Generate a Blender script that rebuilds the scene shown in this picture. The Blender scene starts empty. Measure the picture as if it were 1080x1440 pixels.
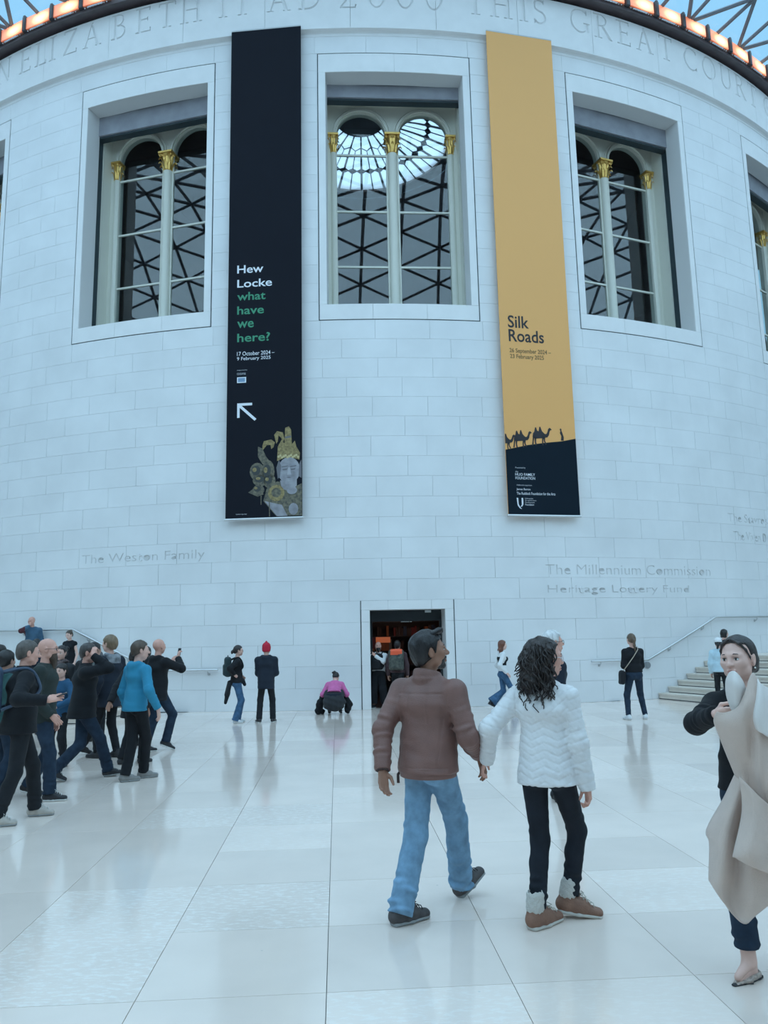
import bpy, bmesh, math, random
import numpy as np
from mathutils import Vector, Matrix
random.seed(7); rng = np.random.default_rng(7)
PI = math.pi
SC = bpy.context.scene
COL = SC.collection
RAD = math.radians

# ------------------------------------------------------------------ camera
F_PX, PITCH, ROLL, EYE = 1096.36, RAD(9.284), RAD(1.162), 1.75
cam_d = bpy.data.cameras.new('camera')
cam_d.sensor_fit = 'VERTICAL'; cam_d.sensor_height = 32.0
cam_d.lens = F_PX / 1440.0 * 32.0
cam_d.clip_start = 0.05; cam_d.clip_end = 400
cam = bpy.data.objects.new('camera', cam_d); COL.objects.link(cam)
_fw = Vector((0, math.cos(PITCH), math.sin(PITCH)))
_up = Vector((0, -math.sin(PITCH), math.cos(PITCH)))
_rt = Vector((1, 0, 0))
_xr = _rt * math.cos(ROLL) - _up * math.sin(ROLL)
_yu = _rt * math.sin(ROLL) + _up * math.cos(ROLL)
cam.matrix_world = Matrix(((_xr.x, _yu.x, -_fw.x, 0), (_xr.y, _yu.y, -_fw.y, 0),
                           (_xr.z, _yu.z, -_fw.z, EYE), (0, 0, 0, 1)))
SC.camera = cam

def ray(px, py):
    d = _fw * F_PX + _xr * (px - 540) + _yu * (720 - py)
    return d.normalized()
def on_floor(px, py, z=0.0):
    d = ray(px, py); t = (z - EYE) / d.z
    return Vector((0, 0, EYE)) + d * t
def at(px, py, dist):
    d = ray(px, py)
    return Vector((0, 0, EYE)) + d * (dist / d.y)

# ------------------------------------------------------------------ light
SC.view_settings.view_transform = 'Standard'
SC.view_settings.look = 'None'
SC.view_settings.exposure = 0.0
SC.view_settings.gamma = 1.0
SC.view_settings.use_curve_mapping = False
W = bpy.data.worlds.new('overcast_sky'); SC.world = W; W.use_nodes = True
nt = W.node_tree; nt.nodes.clear()
wo = nt.nodes.new('ShaderNodeOutputWorld'); bg = nt.nodes.new('ShaderNodeBackground')
geo = nt.nodes.new('ShaderNodeTexCoord'); sep = nt.nodes.new('ShaderNodeSeparateXYZ')
ramp = nt.nodes.new('ShaderNodeValToRGB')
nz = nt.nodes.new('ShaderNodeTexNoise'); nz.inputs['Scale'].default_value = 2.2; nz.inputs['Detail'].default_value = 4
mixc = nt.nodes.new('ShaderNodeMixRGB'); mixc.blend_type = 'SOFT_LIGHT'; mixc.inputs[0].default_value = 0.25
nt.links.new(geo.outputs['Generated'], sep.inputs[0]); nt.links.new(sep.outputs['Z'], ramp.inputs[0])
nt.links.new(geo.outputs['Generated'], nz.inputs['Vector'])
ramp.color_ramp.elements[0].position = 0.0; ramp.color_ramp.elements[0].color = (0.34, 0.70, 1.0, 1)
ramp.color_ramp.elements[1].position = 1.0; ramp.color_ramp.elements[1].color = (0.30, 0.66, 1.0, 1)
nt.links.new(ramp.outputs[0], mixc.inputs[1]); nt.links.new(nz.outputs['Fac'], mixc.inputs[2])
nt.links.new(mixc.outputs[0], bg.inputs[0]); bg.inputs[1].default_value = 1.0
nt.links.new(bg.outputs[0], wo.inputs[0])
sun_d = bpy.data.lights.new('veiled_sun', 'SUN'); sun_d.energy = 4.15; sun_d.angle = RAD(172)
sun_d.color = (0.65, 0.87, 1.03)
sun = bpy.data.objects.new('veiled_sun', sun_d); COL.objects.link(sun)
sun.location = (0, -10, 40); sun.rotation_euler = (RAD(42), RAD(3), 0)

# ------------------------------------------------------------------ materials
MATS = {}
def mat(name, col, rough=0.7, metal=0.0, noise=0.0, nscale=6.0, bump=0.0, bscale=40.0, rand=0.0, spec=0.5,
        emit=None, estr=0.0, sheen=0.0, col2=None, coord='Object', alpha=None, stretch=None):
    if name in MATS: return MATS[name]
    m = bpy.data.materials.new(name); MATS[name] = m; m.use_nodes = True
    n = m.node_tree; n.nodes.clear(); L = n.links.new
    out = n.nodes.new('ShaderNodeOutputMaterial'); b = n.nodes.new('ShaderNodeBsdfPrincipled')
    L(b.outputs[0], out.inputs[0])
    b.inputs['Roughness'].default_value = rough; b.inputs['Metallic'].default_value = metal
    b.inputs['Specular IOR Level'].default_value = spec
    if sheen: b.inputs['Sheen Weight'].default_value = sheen
    b.inputs['Base Color'].default_value = (*col, 1)
    if emit: b.inputs['Emission Color'].default_value = (*emit, 1); b.inputs['Emission Strength'].default_value = estr
    vec = None
    if noise or bump:
        if coord == 'World':
            g = n.nodes.new('ShaderNodeNewGeometry'); vec = g.outputs['Position']
        else:
            g = n.nodes.new('ShaderNodeTexCoord'); vec = g.outputs[coord]
        if stretch:
            mp = n.nodes.new('ShaderNodeMapping'); mp.inputs['Scale'].default_value = stretch; L(vec, mp.inputs[0]); vec = mp.outputs[0]
    src = None
    if noise:
        t = n.nodes.new('ShaderNodeTexNoise'); t.inputs['Scale'].default_value = nscale; t.inputs['Detail'].default_value = 6
        L(vec, t.inputs['Vector'])
        r = n.nodes.new('ShaderNodeValToRGB'); L(t.outputs['Fac'], r.inputs[0])
        c2 = col2 or tuple(c * (1 - noise) for c in col)
        c1 = col if col2 else tuple(min(1, c * (1 + noise)) for c in col)
        r.color_ramp.elements[0].position = 0.3; r.color_ramp.elements[0].color = (*c2, 1)
        r.color_ramp.elements[1].position = 0.7; r.color_ramp.elements[1].color = (*c1, 1)
        src = r.outputs[0]
    if rand:
        oi = n.nodes.new('ShaderNodeObjectInfo'); mr = n.nodes.new('ShaderNodeMapRange')
        mr.inputs['To Min'].default_value = 1 - rand; mr.inputs['To Max'].default_value = 1 + rand * 0.6
        L(oi.outputs['Random'], mr.inputs[0])
        mx = n.nodes.new('ShaderNodeMixRGB'); mx.blend_type = 'MULTIPLY'; mx.inputs[0].default_value = 1
        mx.inputs[1].default_value = (*col, 1)
        if src: L(src, mx.inputs[1])
        L(mr.outputs[0], mx.inputs[2]); src = mx.outputs[0]
    if src: L(src, b.inputs['Base Color'])
    if bump:
        t2 = n.nodes.new('ShaderNodeTexNoise'); t2.inputs['Scale'].default_value = bscale; t2.inputs['Detail'].default_value = 5
        L(vec, t2.inputs['Vector'])
        bp = n.nodes.new('ShaderNodeBump'); bp.inputs['Strength'].default_value = bump; bp.inputs['Distance'].default_value = 0.01
        L(t2.outputs['Fac'], bp.inputs['Height']); L(bp.outputs[0], b.inputs['Normal'])
    return m

def glass_mat(name, tint, ior, rough=0.0):
    m = bpy.data.materials.new(name); MATS[name] = m; m.use_nodes = True
    n = m.node_tree; n.nodes.clear(); L = n.links.new
    out = n.nodes.new('ShaderNodeOutputMaterial'); mx = n.nodes.new('ShaderNodeMixShader')
    lw = n.nodes.new('ShaderNodeLayerWeight'); lw.inputs[0].default_value = 0.5
    pw = n.nodes.new('ShaderNodeMath'); pw.operation = 'POWER'; pw.inputs[1].default_value = 5; L(lw.outputs['Facing'], pw.inputs[0])
    fr = n.nodes.new('ShaderNodeMapRange'); fr.inputs['To Min'].default_value = ior; fr.inputs['To Max'].default_value = 0.9; L(pw.outputs[0], fr.inputs[0])
    tr = n.nodes.new('ShaderNodeBsdfTransparent'); tr.inputs[0].default_value = (*tint, 1)
    gl = n.nodes.new('ShaderNodeBsdfGlossy'); gl.inputs['Roughness'].default_value = rough
    L(fr.outputs[0], mx.inputs[0]); L(tr.outputs[0], mx.inputs[1]); L(gl.outputs[0], mx.inputs[2]); L(mx.outputs[0], out.inputs[0])
    return m

STONE = mat('portland_stone', (0.80, 0.81, 0.82), 0.62, noise=0.05, nscale=0.8, bump=0.08, bscale=9, rand=0.02, coord='World')
STONE_TRIM = mat('smooth_stone', (0.82, 0.82, 0.82), 0.6, noise=0.03, nscale=2.0, bump=0.05, bscale=12, coord='World')
JOINT = mat('mortar_joint', (0.68, 0.68, 0.68), 0.9)
INCISED = mat('incised_stone', (0.70, 0.68, 0.65), 0.8)
DARKGAP = mat('dark_gap', (0.035, 0.055, 0.065), 0.6)  # near-black painted in as the shade of gaps and grooves
BLIND = mat('grey_blind_housing', (0.30, 0.31, 0.35), 0.55, noise=0.12, nscale=2.5, coord='World')
CREAM = mat('cream_paint', (0.70, 0.70, 0.62), 0.45)
GOLD = mat('gilding', (0.80, 0.52, 0.16), 0.32, metal=0.85, bump=0.5, bscale=30, coord='World')
STEEL = mat('brushed_steel', (0.62, 0.63, 0.64), 0.28, metal=0.9)
LATTICE = mat('grey_steel_lattice', (0.17, 0.19, 0.22), 0.5)
RINGDARK = mat('dark_ring_beam', (0.085, 0.065, 0.07), 0.5, noise=0.15, nscale=3, coord='World')
GLASS_W = glass_mat('window_glass', (0.86, 0.90, 0.90), 0.075)
GLASS_R = glass_mat('roof_glass', (0.97, 0.985, 0.99), 0.012)
DOME = mat('dome_interior', (0.20, 0.145, 0.13), 0.8, noise=0.2, nscale=0.6, coord='World')
RIBDARK = mat('oculus_ribs', (0.16, 0.17, 0.19), 0.6)
WHITEP = mat('print_white', (0.80, 0.84, 0.90), 0.6)

# ------------------------------------------------------------------ mesh helpers
def tag(o, label=None, cat=None, group=None, kind=None):
    if label: o['label'] = label
    if cat: o['category'] = cat
    if group: o['group'] = group
    if kind: o['kind'] = kind
    return o
def empty(name, loc=(0, 0, 0), rz=0.0, parent=None):
    o = bpy.data.objects.new(name, None); COL.objects.link(o); o.location = loc; o.rotation_euler = (0, 0, rz)
    o.empty_display_size = 0.2
    if parent: o.parent = parent
    return o
def thing(name, label, cat, loc=(0, 0, 0), rz=0.0, group=None):
    return tag(empty(name, loc, rz), label, cat, group)

class MB:
    def __init__(s): s.v = []; s.f = []; s.mi = []; s.cur = 0
    def add(s, vs, fs):
        n = len(s.v); s.v += [tuple(p) for p in vs]
        for f in fs: s.f.append(tuple(i + n for i in f)); s.mi.append(s.cur)
    def box(s, lo, hi, M=None):
        x0, y0, z0 = lo; x1, y1, z1 = hi
        vs = [(x0,y0,z0),(x1,y0,z0),(x1,y1,z0),(x0,y1,z0),(x0,y0,z1),(x1,y0,z1),(x1,y1,z1),(x0,y1,z1)]
        if M is not None: vs = [tuple(M @ Vector(v)) for v in vs]
        s.add(vs, [(0,3,2,1),(4,5,6,7),(0,1,5,4),(1,2,6,5),(2,3,7,6),(3,0,4,7)])
    def hexa(s, vs):
        s.add(vs, [(0,3,2,1),(4,5,6,7),(0,1,5,4),(1,2,6,5),(2,3,7,6),(3,0,4,7)])
    def tube(s, pts, r, n=8, cap=True):
        pts = [Vector(p) for p in pts]; m = len(pts)
        rs = r if hasattr(r, '__len__') else [r] * m
        up = Vector((0, 0, 1)); rings = []
        prev = None
        for i, p in enumerate(pts):
            t = (pts[min(i+1, m-1)] - pts[max(i-1, 0)])
            if t.length < 1e-9: t = Vector((0, 0, 1))
            t.normalize()
            if prev is None:
                a = t.cross(up if abs(t.z) < 0.95 else Vector((1, 0, 0))).normalized()
            else:
                a = (prev - t * prev.dot(t))
                a = a.normalized() if a.length > 1e-6 else t.orthogonal().normalized()
            prev = a; b = t.cross(a)
            rings.append([p + (a * math.cos(2*PI*k/n) + b * math.sin(2*PI*k/n)) * rs[i] for k in range(n)])
        vs = [q for R_ in rings for q in R_]; fs = []
        for i in range(m - 1):
            for k in range(n):
                k2 = (k + 1) % n
                fs.append((i*n+k, i*n+k2, (i+1)*n+k2, (i+1)*n+k))
        if cap: fs.append(tuple(range(n-1, -1, -1))); fs.append(tuple((m-1)*n + k for k in range(n)))
        s.add(vs, fs)
    def lathe(s, prof, c, n=24, M=None):
        vs = []; m = len(prof)
        for r, z in prof:
            for k in range(n):
                p = Vector((r*math.cos(2*PI*k/n), r*math.sin(2*PI*k/n), z))
                if M is not None: p = M @ p
                vs.append(p + Vector(c))
        fs = [(i*n+k, i*n+(k+1) % n, (i+1)*n+(k+1) % n, (i+1)*n+k) for i in range(m-1) for k in range(n)]
        s.add(vs, fs)
    def prism(s, poly, fn, d0, d1):
        """poly of (u,v); fn(u,v,d)->point; extruded between depths d0 (front) and d1 (back)"""
        n = len(poly)
        vs = [fn(u, v, d0) for u, v in poly] + [fn(u, v, d1) for u, v in poly]
        fs = [tuple(range(n)), tuple(range(2*n-1, n-1, -1))]
        fs += [(i, n+i, n+(i+1) % n, (i+1) % n) for i in range(n)]
        s.add(vs, fs)
    def sphere(s, c, r, nu=12, nv=8, M=None):
        c = Vector(c); rr = r if hasattr(r, '__len__') else (r, r, r)
        vs = []; fs = []
        for j in range(nv + 1):
            a = PI * j / nv
            for i in range(nu):
                b = 2*PI*i/nu
                p = Vector((rr[0]*math.sin(a)*math.cos(b), rr[1]*math.sin(a)*math.sin(b), rr[2]*math.cos(a)))
                if M is not None: p = M @ p
                vs.append(c + p)
        for j in range(nv):
            for i in range(nu):
                fs.append((j*nu+i, (j+1)*nu+i, (j+1)*nu+(i+1) % nu, j*nu+(i+1) % nu))
        s.add(vs, fs)
    def mesh(s, name, smooth=False, mats=()):
        me = bpy.data.meshes.new(name); me.from_pydata([tuple(v) for v in s.v], [], s.f)
        for m in mats: me.materials.append(m)
        if len(mats) > 1: me.polygons.foreach_set('material_index', s.mi)
        if smooth: me.polygons.foreach_set('use_smooth', [True] * len(me.polygons))
        me.update(); return me
    def build(s, name, m=None, parent=None, smooth=False, loc=None, **kw):
        ms = m if isinstance(m, (list, tuple)) else ([m] if m else [])
        o = bpy.data.objects.new(name, s.mesh(name, smooth, ms)); COL.objects.link(o)
        if parent: o.parent = parent
        if loc is not None: o.location = loc
        for k, v in kw.items(): o[k] = v
        return o
def link(name, me, parent=None, loc=(0, 0, 0), rz=0.0):
    o = bpy.data.objects.new(name, me); COL.objects.link(o); o.location = loc; o.rotation_euler = (0, 0, rz)
    if parent: o.parent = parent
    return o
def autosmooth(o, ang=40):
    me = o.data
    me.polygons.foreach_set('use_smooth', [True] * len(me.polygons))
    me.set_sharp_from_angle(angle=RAD(ang))

# ------------------------------------------------------------------ drum coordinates
DC = Vector((-0.9752, 44.3893, 0)); DR = 24.04; AZ = RAD(-1.2585); TH0 = 2.406; SP = 18.0
def dirn(th):                       # outward horizontal direction of the drum at angle th (degrees)
    a = RAD(th) - AZ
    return Vector((math.sin(a), -math.cos(a), 0))
def cp(th, r, z): return DC + dirn(th) * r + Vector((0, 0, z))
def plane_fn(th, off):              # flat plane tangent to the drum at th: (u right, z, d inward)
    n = dirn(th); t = Vector((-n.y, n.x, 0)); o = DC + n * (DR + off)
    return lambda u, z, d=0.0: o + t * u + Vector((0, 0, z)) - n * d
def cbox(mb, t0, t1, r0, r1, z0, z1, n=None):
    """curved box between angles, radii (r0 outer face towards the hall) and heights"""
    n = n or max(1, int(abs(t1 - t0) / 1.5))
    vs = []
    for i in range(n + 1):
        t = t0 + (t1 - t0) * i / n
        vs += [cp(t, r0, z0), cp(t, r0, z1), cp(t, r1, z1), cp(t, r1, z0)]
    fs = [(0, 1, 2, 3), tuple(n*4 + k for k in (3, 2, 1, 0))]
    for i in range(n):
        for k in range(4):
            a, b = i*4 + k, i*4 + (k+1) % 4
            fs.append((a, a+4, b+4, b))
    mb.add(vs, fs)
# ================================================================== FLOOR
FLOOR_BASE = mat('floor_grout', (0.10, 0.105, 0.11), 0.6)
def floor_mat(name='polished_limestone', shelly=False):
    m = mat(name, (0.835, 0.70, 0.615), 0.10, noise=0.04, nscale=1.7, rand=0.085, coord='World', spec=0.5)
    n = m.node_tree; L = n.links.new
    b = [x for x in n.nodes if x.type == 'BSDF_PRINCIPLED'][0]
    g = n.nodes.new('ShaderNodeNewGeometry')
    # shell marks: fine fossil speckle as roughness and a little tone, stronger on some slabs
    t = n.nodes.new('ShaderNodeTexNoise'); t.inputs['Scale'].default_value = 22; t.inputs['Detail'].default_value = 8; t.inputs['Roughness'].default_value = 0.7
    mp = n.nodes.new('ShaderNodeMapping'); mp.inputs['Scale'].default_value = (0.6, 1.6, 1); L(g.outputs['Position'], mp.inputs[0]); L(mp.outputs[0], t.inputs['Vector'])
    oi = n.nodes.new('ShaderNodeObjectInfo')
    gt = n.nodes.new('ShaderNodeMapRange'); gt.inputs['From Min'].default_value = 0.72; gt.inputs['From Max'].default_value = 0.86
    if shelly: gt.inputs[0].default_value = 1.0
    else: L(oi.outputs['Random'], gt.inputs[0])
    mr = n.nodes.new('ShaderNodeMapRange'); mr.inputs['From Min'].default_value = 0.35; mr.inputs['From Max'].default_value = 0.7
    mr.inputs['To Min'].default_value = 0.06; mr.inputs['To Max'].default_value = 0.17; L(t.outputs['Fac'], mr.inputs[0])
    L(mr.outputs[0], b.inputs['Roughness'])
    old = b.inputs['Base Color'].links[0].from_socket
    sp = n.nodes.new('ShaderNodeMapRange'); sp.inputs['From Min'].default_value = 0.50; sp.inputs['From Max'].default_value = 0.58
    L(t.outputs['Fac'], sp.inputs[0])
    mu = n.nodes.new('ShaderNodeMath'); mu.operation = 'MULTIPLY'; L(sp.outputs[0], mu.inputs[0]); L(gt.outputs[0], mu.inputs[1])
    m2 = n.nodes.new('ShaderNodeMath'); m2.operation = 'MULTIPLY'; m2.inputs[1].default_value = 0.42 if shelly else 0.3; L(mu.outputs[0], m2.inputs[0])
    mx = n.nodes.new('ShaderNodeMixRGB'); L(m2.outputs[0], mx.inputs[0]); L(old, mx.inputs[1]); mx.inputs[2].default_value = (0.97, 0.93, 0.88, 1)
    # small dark pits
    v = n.nodes.new('ShaderNodeTexVoronoi'); v.inputs['Scale'].default_value = 2.6; L(g.outputs['Position'], v.inputs['Vector'])
    pr = n.nodes.new('ShaderNodeMapRange'); pr.inputs['From Min'].default_value = 0.012; pr.inputs['From Max'].default_value = 0.03
    pr.inputs['To Min'].default_value = 0.55; pr.inputs['To Max'].default_value = 0; L(v.outputs['Distance'], pr.inputs[0])
    mx2 = n.nodes.new('ShaderNodeMixRGB'); L(pr.outputs[0], mx2.inputs[0]); L(mx.outputs[0], mx2.inputs[1]); mx2.inputs[2].default_value = (0.35, 0.34, 0.32, 1)
    L(mx2.outputs[0], b.inputs['Base Color'])
    return m
FLOOR = floor_mat()
SHELLY = floor_mat('shelly_limestone', True)
GYAW = RAD(3.562)                    # grid direction
def grid(u, v, z=0.0):               # floor grid coordinates -> world
    return Vector((u*math.cos(GYAW) - v*math.sin(GYAW), u*math.sin(GYAW) + v*math.cos(GYAW), z))
mb = MB()
mb.box((-30, -16, -0.30), (30, 48, -0.012))
floor = tag(mb.build('floor', FLOOR_BASE), kind='structure')
TW, TL = 0.951, 0.925
U0, V0 = -0.073, 4.28
tile_cache = {}
def tile_mesh(w, l, fm=None):
    fm = fm or FLOOR; k = (round(w, 3), round(l, 3), fm.name)
    if k not in tile_cache:
        g = 0.0019; c = 0.0004
        m = MB(); hw, hl = w/2 - g, l/2 - g
        m.add([(-hw, -hl, -0.02), (hw, -hl, -0.02), (hw, hl, -0.02), (-hw, hl, -0.02),
               (-hw, -hl, -c), (hw, -hl, -c), (hw, hl, -c), (-hw, hl, -c),
               (-hw+c, -hl+c, 0), (hw-c, -hl+c, 0), (hw-c, hl-c, 0), (-hw+c, hl-c, 0)],
              [(8,9,10,11)] + [(a, (a+1) % 4, (a+1) % 4 + 4, a+4) for a in range(4)] + [(a+4, (a+1) % 4 + 4, (a+1) % 4 + 8, a+8) for a in range(4)])
        tile_cache[k] = m.mesh('tile', mats=[fm])
    return tile_cache[k]
tiles = []
tr = random.Random(3)
for cu in range(-18, 20):
    uc = U0 + (cu + 0.5) * TW
    r = -6
    while r < 24:
        n = 2 if tr.random() < 0.33 and not (r == -1) else 1
        if r in (0, 1) and cu in (-1, 0): n = 1
        if r == 0 and cu == -2: n = 2
        tiles.append((uc, V0 + (r + n/2) * TL, TW, n * TL)); r += n
def seen(P):
    p = P - Vector((0, 0, EYE)); z = p.dot(_fw)
    if z < 0.3: return False
    x = 540 + F_PX * p.dot(_xr) / z; y = 720 - F_PX * p.dot(_yu) / z
    return -130 < x < 1210 and -150 < y < 1600
drum_in = lambda P: (P - DC).xy.length < DR - 0.6
tiles = [t for t in tiles if not drum_in(grid(t[0], t[1]))]
tiles.sort(key=lambda t: (not seen(grid(t[0], t[1])), (grid(t[0], t[1])).length))
for i, (u, v, w, l) in enumerate(tiles[:299]):
    sh_ = (-2.0 < u < -1.0 and 4.2 < v < 6.2) or (-1.05 < u < -.05 and 5.0 < v < 6.3) or (-2.0 < u < -.05 and 8.0 < v < 9.0) or tr.random() < .02
    link('tile', tile_mesh(w, l, SHELLY if sh_ else FLOOR), floor, grid(u, v), GYAW)
rest = MB()
for (u, v, w, l) in tiles[299:]:
    g = 0.0017
    a, b_, c_, d_ = grid(u-w/2+g, v-l/2+g), grid(u+w/2-g, v-l/2+g), grid(u+w/2-g, v+l/2-g), grid(u-w/2+g, v+l/2-g)
    dz = Vector((0, 0, 0.012))
    rest.add([a-dz, b_-dz, c_-dz, d_-dz, a, b_, c_, d_], [(4,5,6,7), (0,1,5,4), (1,2,6,5), (2,3,7,6), (3,0,4,7)])
rest.build('far_tiles', FLOOR, floor, kind='stuff')

# ================================================================== DRUM WALL
CZ = 0.5505                          # course height
WZ0, WZ1 = 19*CZ, 34*CZ              # window frame outline
OZ0, OZ1 = 10.93, 18.10              # opening
WH = 5.37; OH = math.degrees(2.02/DR)
DOOR_O, DOOR_F = 2.345, 2.93         # half angles of opening and frame
DZ_O, DZ_F = 2.51, 5*CZ + 0.012
TOPZ = 35*CZ
WIN = [-2, -1, 0, 1, 2]
mb = MB()
rb0, rb1 = DR - 0.022, DR - 0.56
A0, A1 = -72, 76
cbox(mb, A0, TH0-DOOR_O, rb0, rb1, 0, DZ_O); cbox(mb, TH0+DOOR_O, A1, rb0, rb1, 0, DZ_O)
cbox(mb, A0, A1, rb0, rb1, DZ_O, OZ0); cbox(mb, A0, A1, rb0, rb1, OZ1, 21.1)
ed = [A0]
for k in WIN: ed += [TH0 + k*SP - OH, TH0 + k*SP + OH]
ed.append(A1)
for i in range(0, len(ed), 2): cbox(mb, ed[i], ed[i+1], rb0, rb1, OZ0, OZ1)
wall = tag(mb.build('wall_front', JOINT), kind='structure')

def block(mb, t0, t1, z0, z1, r=DR, depth=0.034, g=0.0016, c=0.0035, local=None):
    """one facing stone: chamfered front, real joints; th range in degrees (centred when local)"""
    dt = math.degrees(g / r); ct = math.degrees(c / r)
    f = local or cp
    a0, a1 = t0 + dt, t1 - dt; b0, b1 = a0 + ct, a1 - ct
    n = max(1, int(round((a1 - a0) / 1.2)))
    vs = []; fs = []
    for i in range(n + 1):
        s = i / n; o = a0 + (a1-a0)*s; q = b0 + (b1-b0)*s
        vs += [f(o, r-depth, z0+g), f(o, r-c, z0+g), f(q, r, z0+g+c), f(q, r, z1-g-c), f(o, r-c, z1-g), f(o, r-depth, z1-g)]
    for i in range(n):
        for k in range(5): fs.append((i*6+k, i*6+6+k, i*6+7+k, i*6+k+1))
    fs.append((0,1,2,3,4,5)); fs.append(tuple(n*6 + k for k in (5,4,3,2,1,0)))
    mb.add(vs, fs)
def free_spans(z0, z1):
    sp = [(A0, A1)]
    def cut(a, b):
        nonlocal sp; out = []
        for p, q in sp:
            if b <= p or a >= q: out.append((p, q)); continue
            if a > p: out.append((p, a))
            if b < q: out.append((b, q))
        sp = out
    zm = (z0+z1)/2
    if WZ0 < zm < WZ1:
        for k in WIN: cut(TH0 + k*SP - WH, TH0 + k*SP + WH)
    if zm < DZ_F - 0.02: cut(TH0 - DOOR_F, TH0 + DOOR_F)
    return sp
blocks = []
BW = 3.6
for row in range(35):
    z0, z1 = row*CZ, (row+1)*CZ
    off = TH0 + (0.0 if row % 2 else BW/2) + [0, .25, -.3, .12, -.15][row % 5]
    for p, q in free_spans(z0, z1):
        k0 = math.floor((p - off)/BW); js = [p]
        k = k0
        while off + k*BW < q:
            x = off + k*BW
            if x > p + 0.7 and x < q - 0.7: js.append(x)
            k += 1
        js.append(q)
        blocks += [(js[i], js[i+1], z0, z1) for i in range(len(js)-1)]
# carved donor names: (text, th of left edge, th of right edge, z bottom, z top)
CARVED = [('The Weston Family', -19.25, -10.4, 3.90, 4.22), ('The Millennium Commission', 11.45, 24.5, 3.385, 3.66),
          ('Heritage Lottery Fund', 11.5, 22.4, 2.83, 3.10), ('The Viven Duffield Foundation', 27.2, 36.5, 4.48, 4.76),
          ('The Stavros Fund', 26.8, 33.4, 5.04, 5.30), ('The J P Trust', 26.6, 32.0, 5.58, 5.84), ('R and S Fund', 26.4, 32, 6.7, 6.94),
          ('The Garden Trust', 26.4, 34, 7.8, 8.04)]
CARVED = CARVED[:5]
def bcentre(b): return cp((b[0]+b[1])/2, DR, (b[2]+b[3])/2)
def text_mesh(s, ext, bold=0.0):
    cu = bpy.data.curves.new('lettering', 'FONT'); cu.body = s; cu.extrude = ext; cu.resolution_u = 3; cu.offset = bold
    o = bpy.data.objects.new('lettering', cu); COL.objects.link(o)
    me = bpy.data.meshes.new_from_object(o.evaluated_get(bpy.context.evaluated_depsgraph_get()))
    bpy.data.objects.remove(o); return me
def fit_text(s, fn, u0, u1, z0, z1, ext, d0=0.0, bold=0.0):
    """text mesh mapped through fn(u, z, d): letters fill the box, ext = half depth around d0"""
    me = text_mesh(s, ext if ext > 0 else 0.0, bold)
    n = len(me.vertices); co = np.empty(n*3); me.vertices.foreach_get('co', co); co = co.reshape(-1, 3)
    lo = co.min(0); hi = co.max(0)
    uu = u0 + (co[:, 0]-lo[0])/(hi[0]-lo[0])*(u1-u0); zz = z0 + (co[:, 1]-lo[1])/(hi[1]-lo[1])*(z1-z0)
    pts = [fn(uu[i], zz[i], d0 - co[i, 2]) for i in range(n)]
    me.vertices.foreach_set('co', np.array([tuple(p) for p in pts]).ravel()); me.update(); return me
carve_me = [(fit_text(s, lambda u, z, d: cp(u, DR - d, z), a, b, z0, z1, 0.03, 0.0, -.008), a, b, z0, z1) for s, a, b, z0, z1 in CARVED]
def boolean(o, cutter_me, self_=False):
    c = bpy.data.objects.new('cutter', cutter_me); COL.objects.link(c)
    bm = bmesh.new(); bm.from_mesh(cutter_me); bmesh.ops.recalc_face_normals(bm, faces=bm.faces); bm.to_mesh(cutter_me); bm.free()
    bm = bmesh.new(); bm.from_mesh(o.data); bmesh.ops.holes_fill(bm, edges=bm.edges); bmesh.ops.recalc_face_normals(bm, faces=bm.faces); bm.to_mesh(o.data); bm.free()
    md = o.modifiers.new('b', 'BOOLEAN'); md.operation = 'DIFFERENCE'; md.object = c; md.solver = 'EXACT'; md.use_self = self_
    me = bpy.data.meshes.new_from_object(o.evaluated_get(bpy.context.evaluated_depsgraph_get()))
    o.modifiers.clear(); o.data = me; bpy.data.objects.remove(c)
def carve_hits(b): return [c for c in carve_me if b[0] < c[2] and b[1] > c[1] and b[2] < c[4] and b[3] > c[3]]
blocks.sort(key=lambda b: (not carve_hits(b), not seen(bcentre(b)), (bcentre(b) - Vector((0, 0, EYE))).length))
bcache = {}
def local_cp(t, r, z):               # around the drum axis, facing -Y
    a = RAD(t); return Vector((r*math.sin(a), -r*math.cos(a), z))
for i, b in enumerate(blocks[:298]):
    tc = (b[0]+b[1])/2; key = (round(b[1]-b[0], 3), round(b[3]-b[2], 3))
    hits = carve_hits(b)
    if hits:
        m = MB(); block(m, b[0], b[1], b[2], b[3], depth=0.05); o = m.build('stone_block', STONE, wall)
        o.data.materials.append(INCISED)
        for c in hits: boolean(o, c[0].copy())
    else:
        if key not in bcache:
            m = MB(); h = (b[1]-b[0])/2; block(m, -h, h, 0, b[3]-b[2], local=local_cp); bcache[key] = m.mesh('stone_block', mats=[STONE])
        o = link('stone_block', bcache[key], wall, DC + Vector((0, 0, b[2])), RAD(tc) - AZ)
m = MB()
for b in blocks[298:]: block(m, *b)
m.build('far_stone_blocks', STONE, wall, kind='stuff')
# frame stones of the openings
def frame_stone(t0, t1, z0, z1, depth, parent, name='frame_stone'):
    m = MB(); block(m, t0, t1, z0, z1, depth=depth, g=0.002, c=0.004, r=DR + 0.006); return m.build(name, STONE_TRIM, parent)

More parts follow.
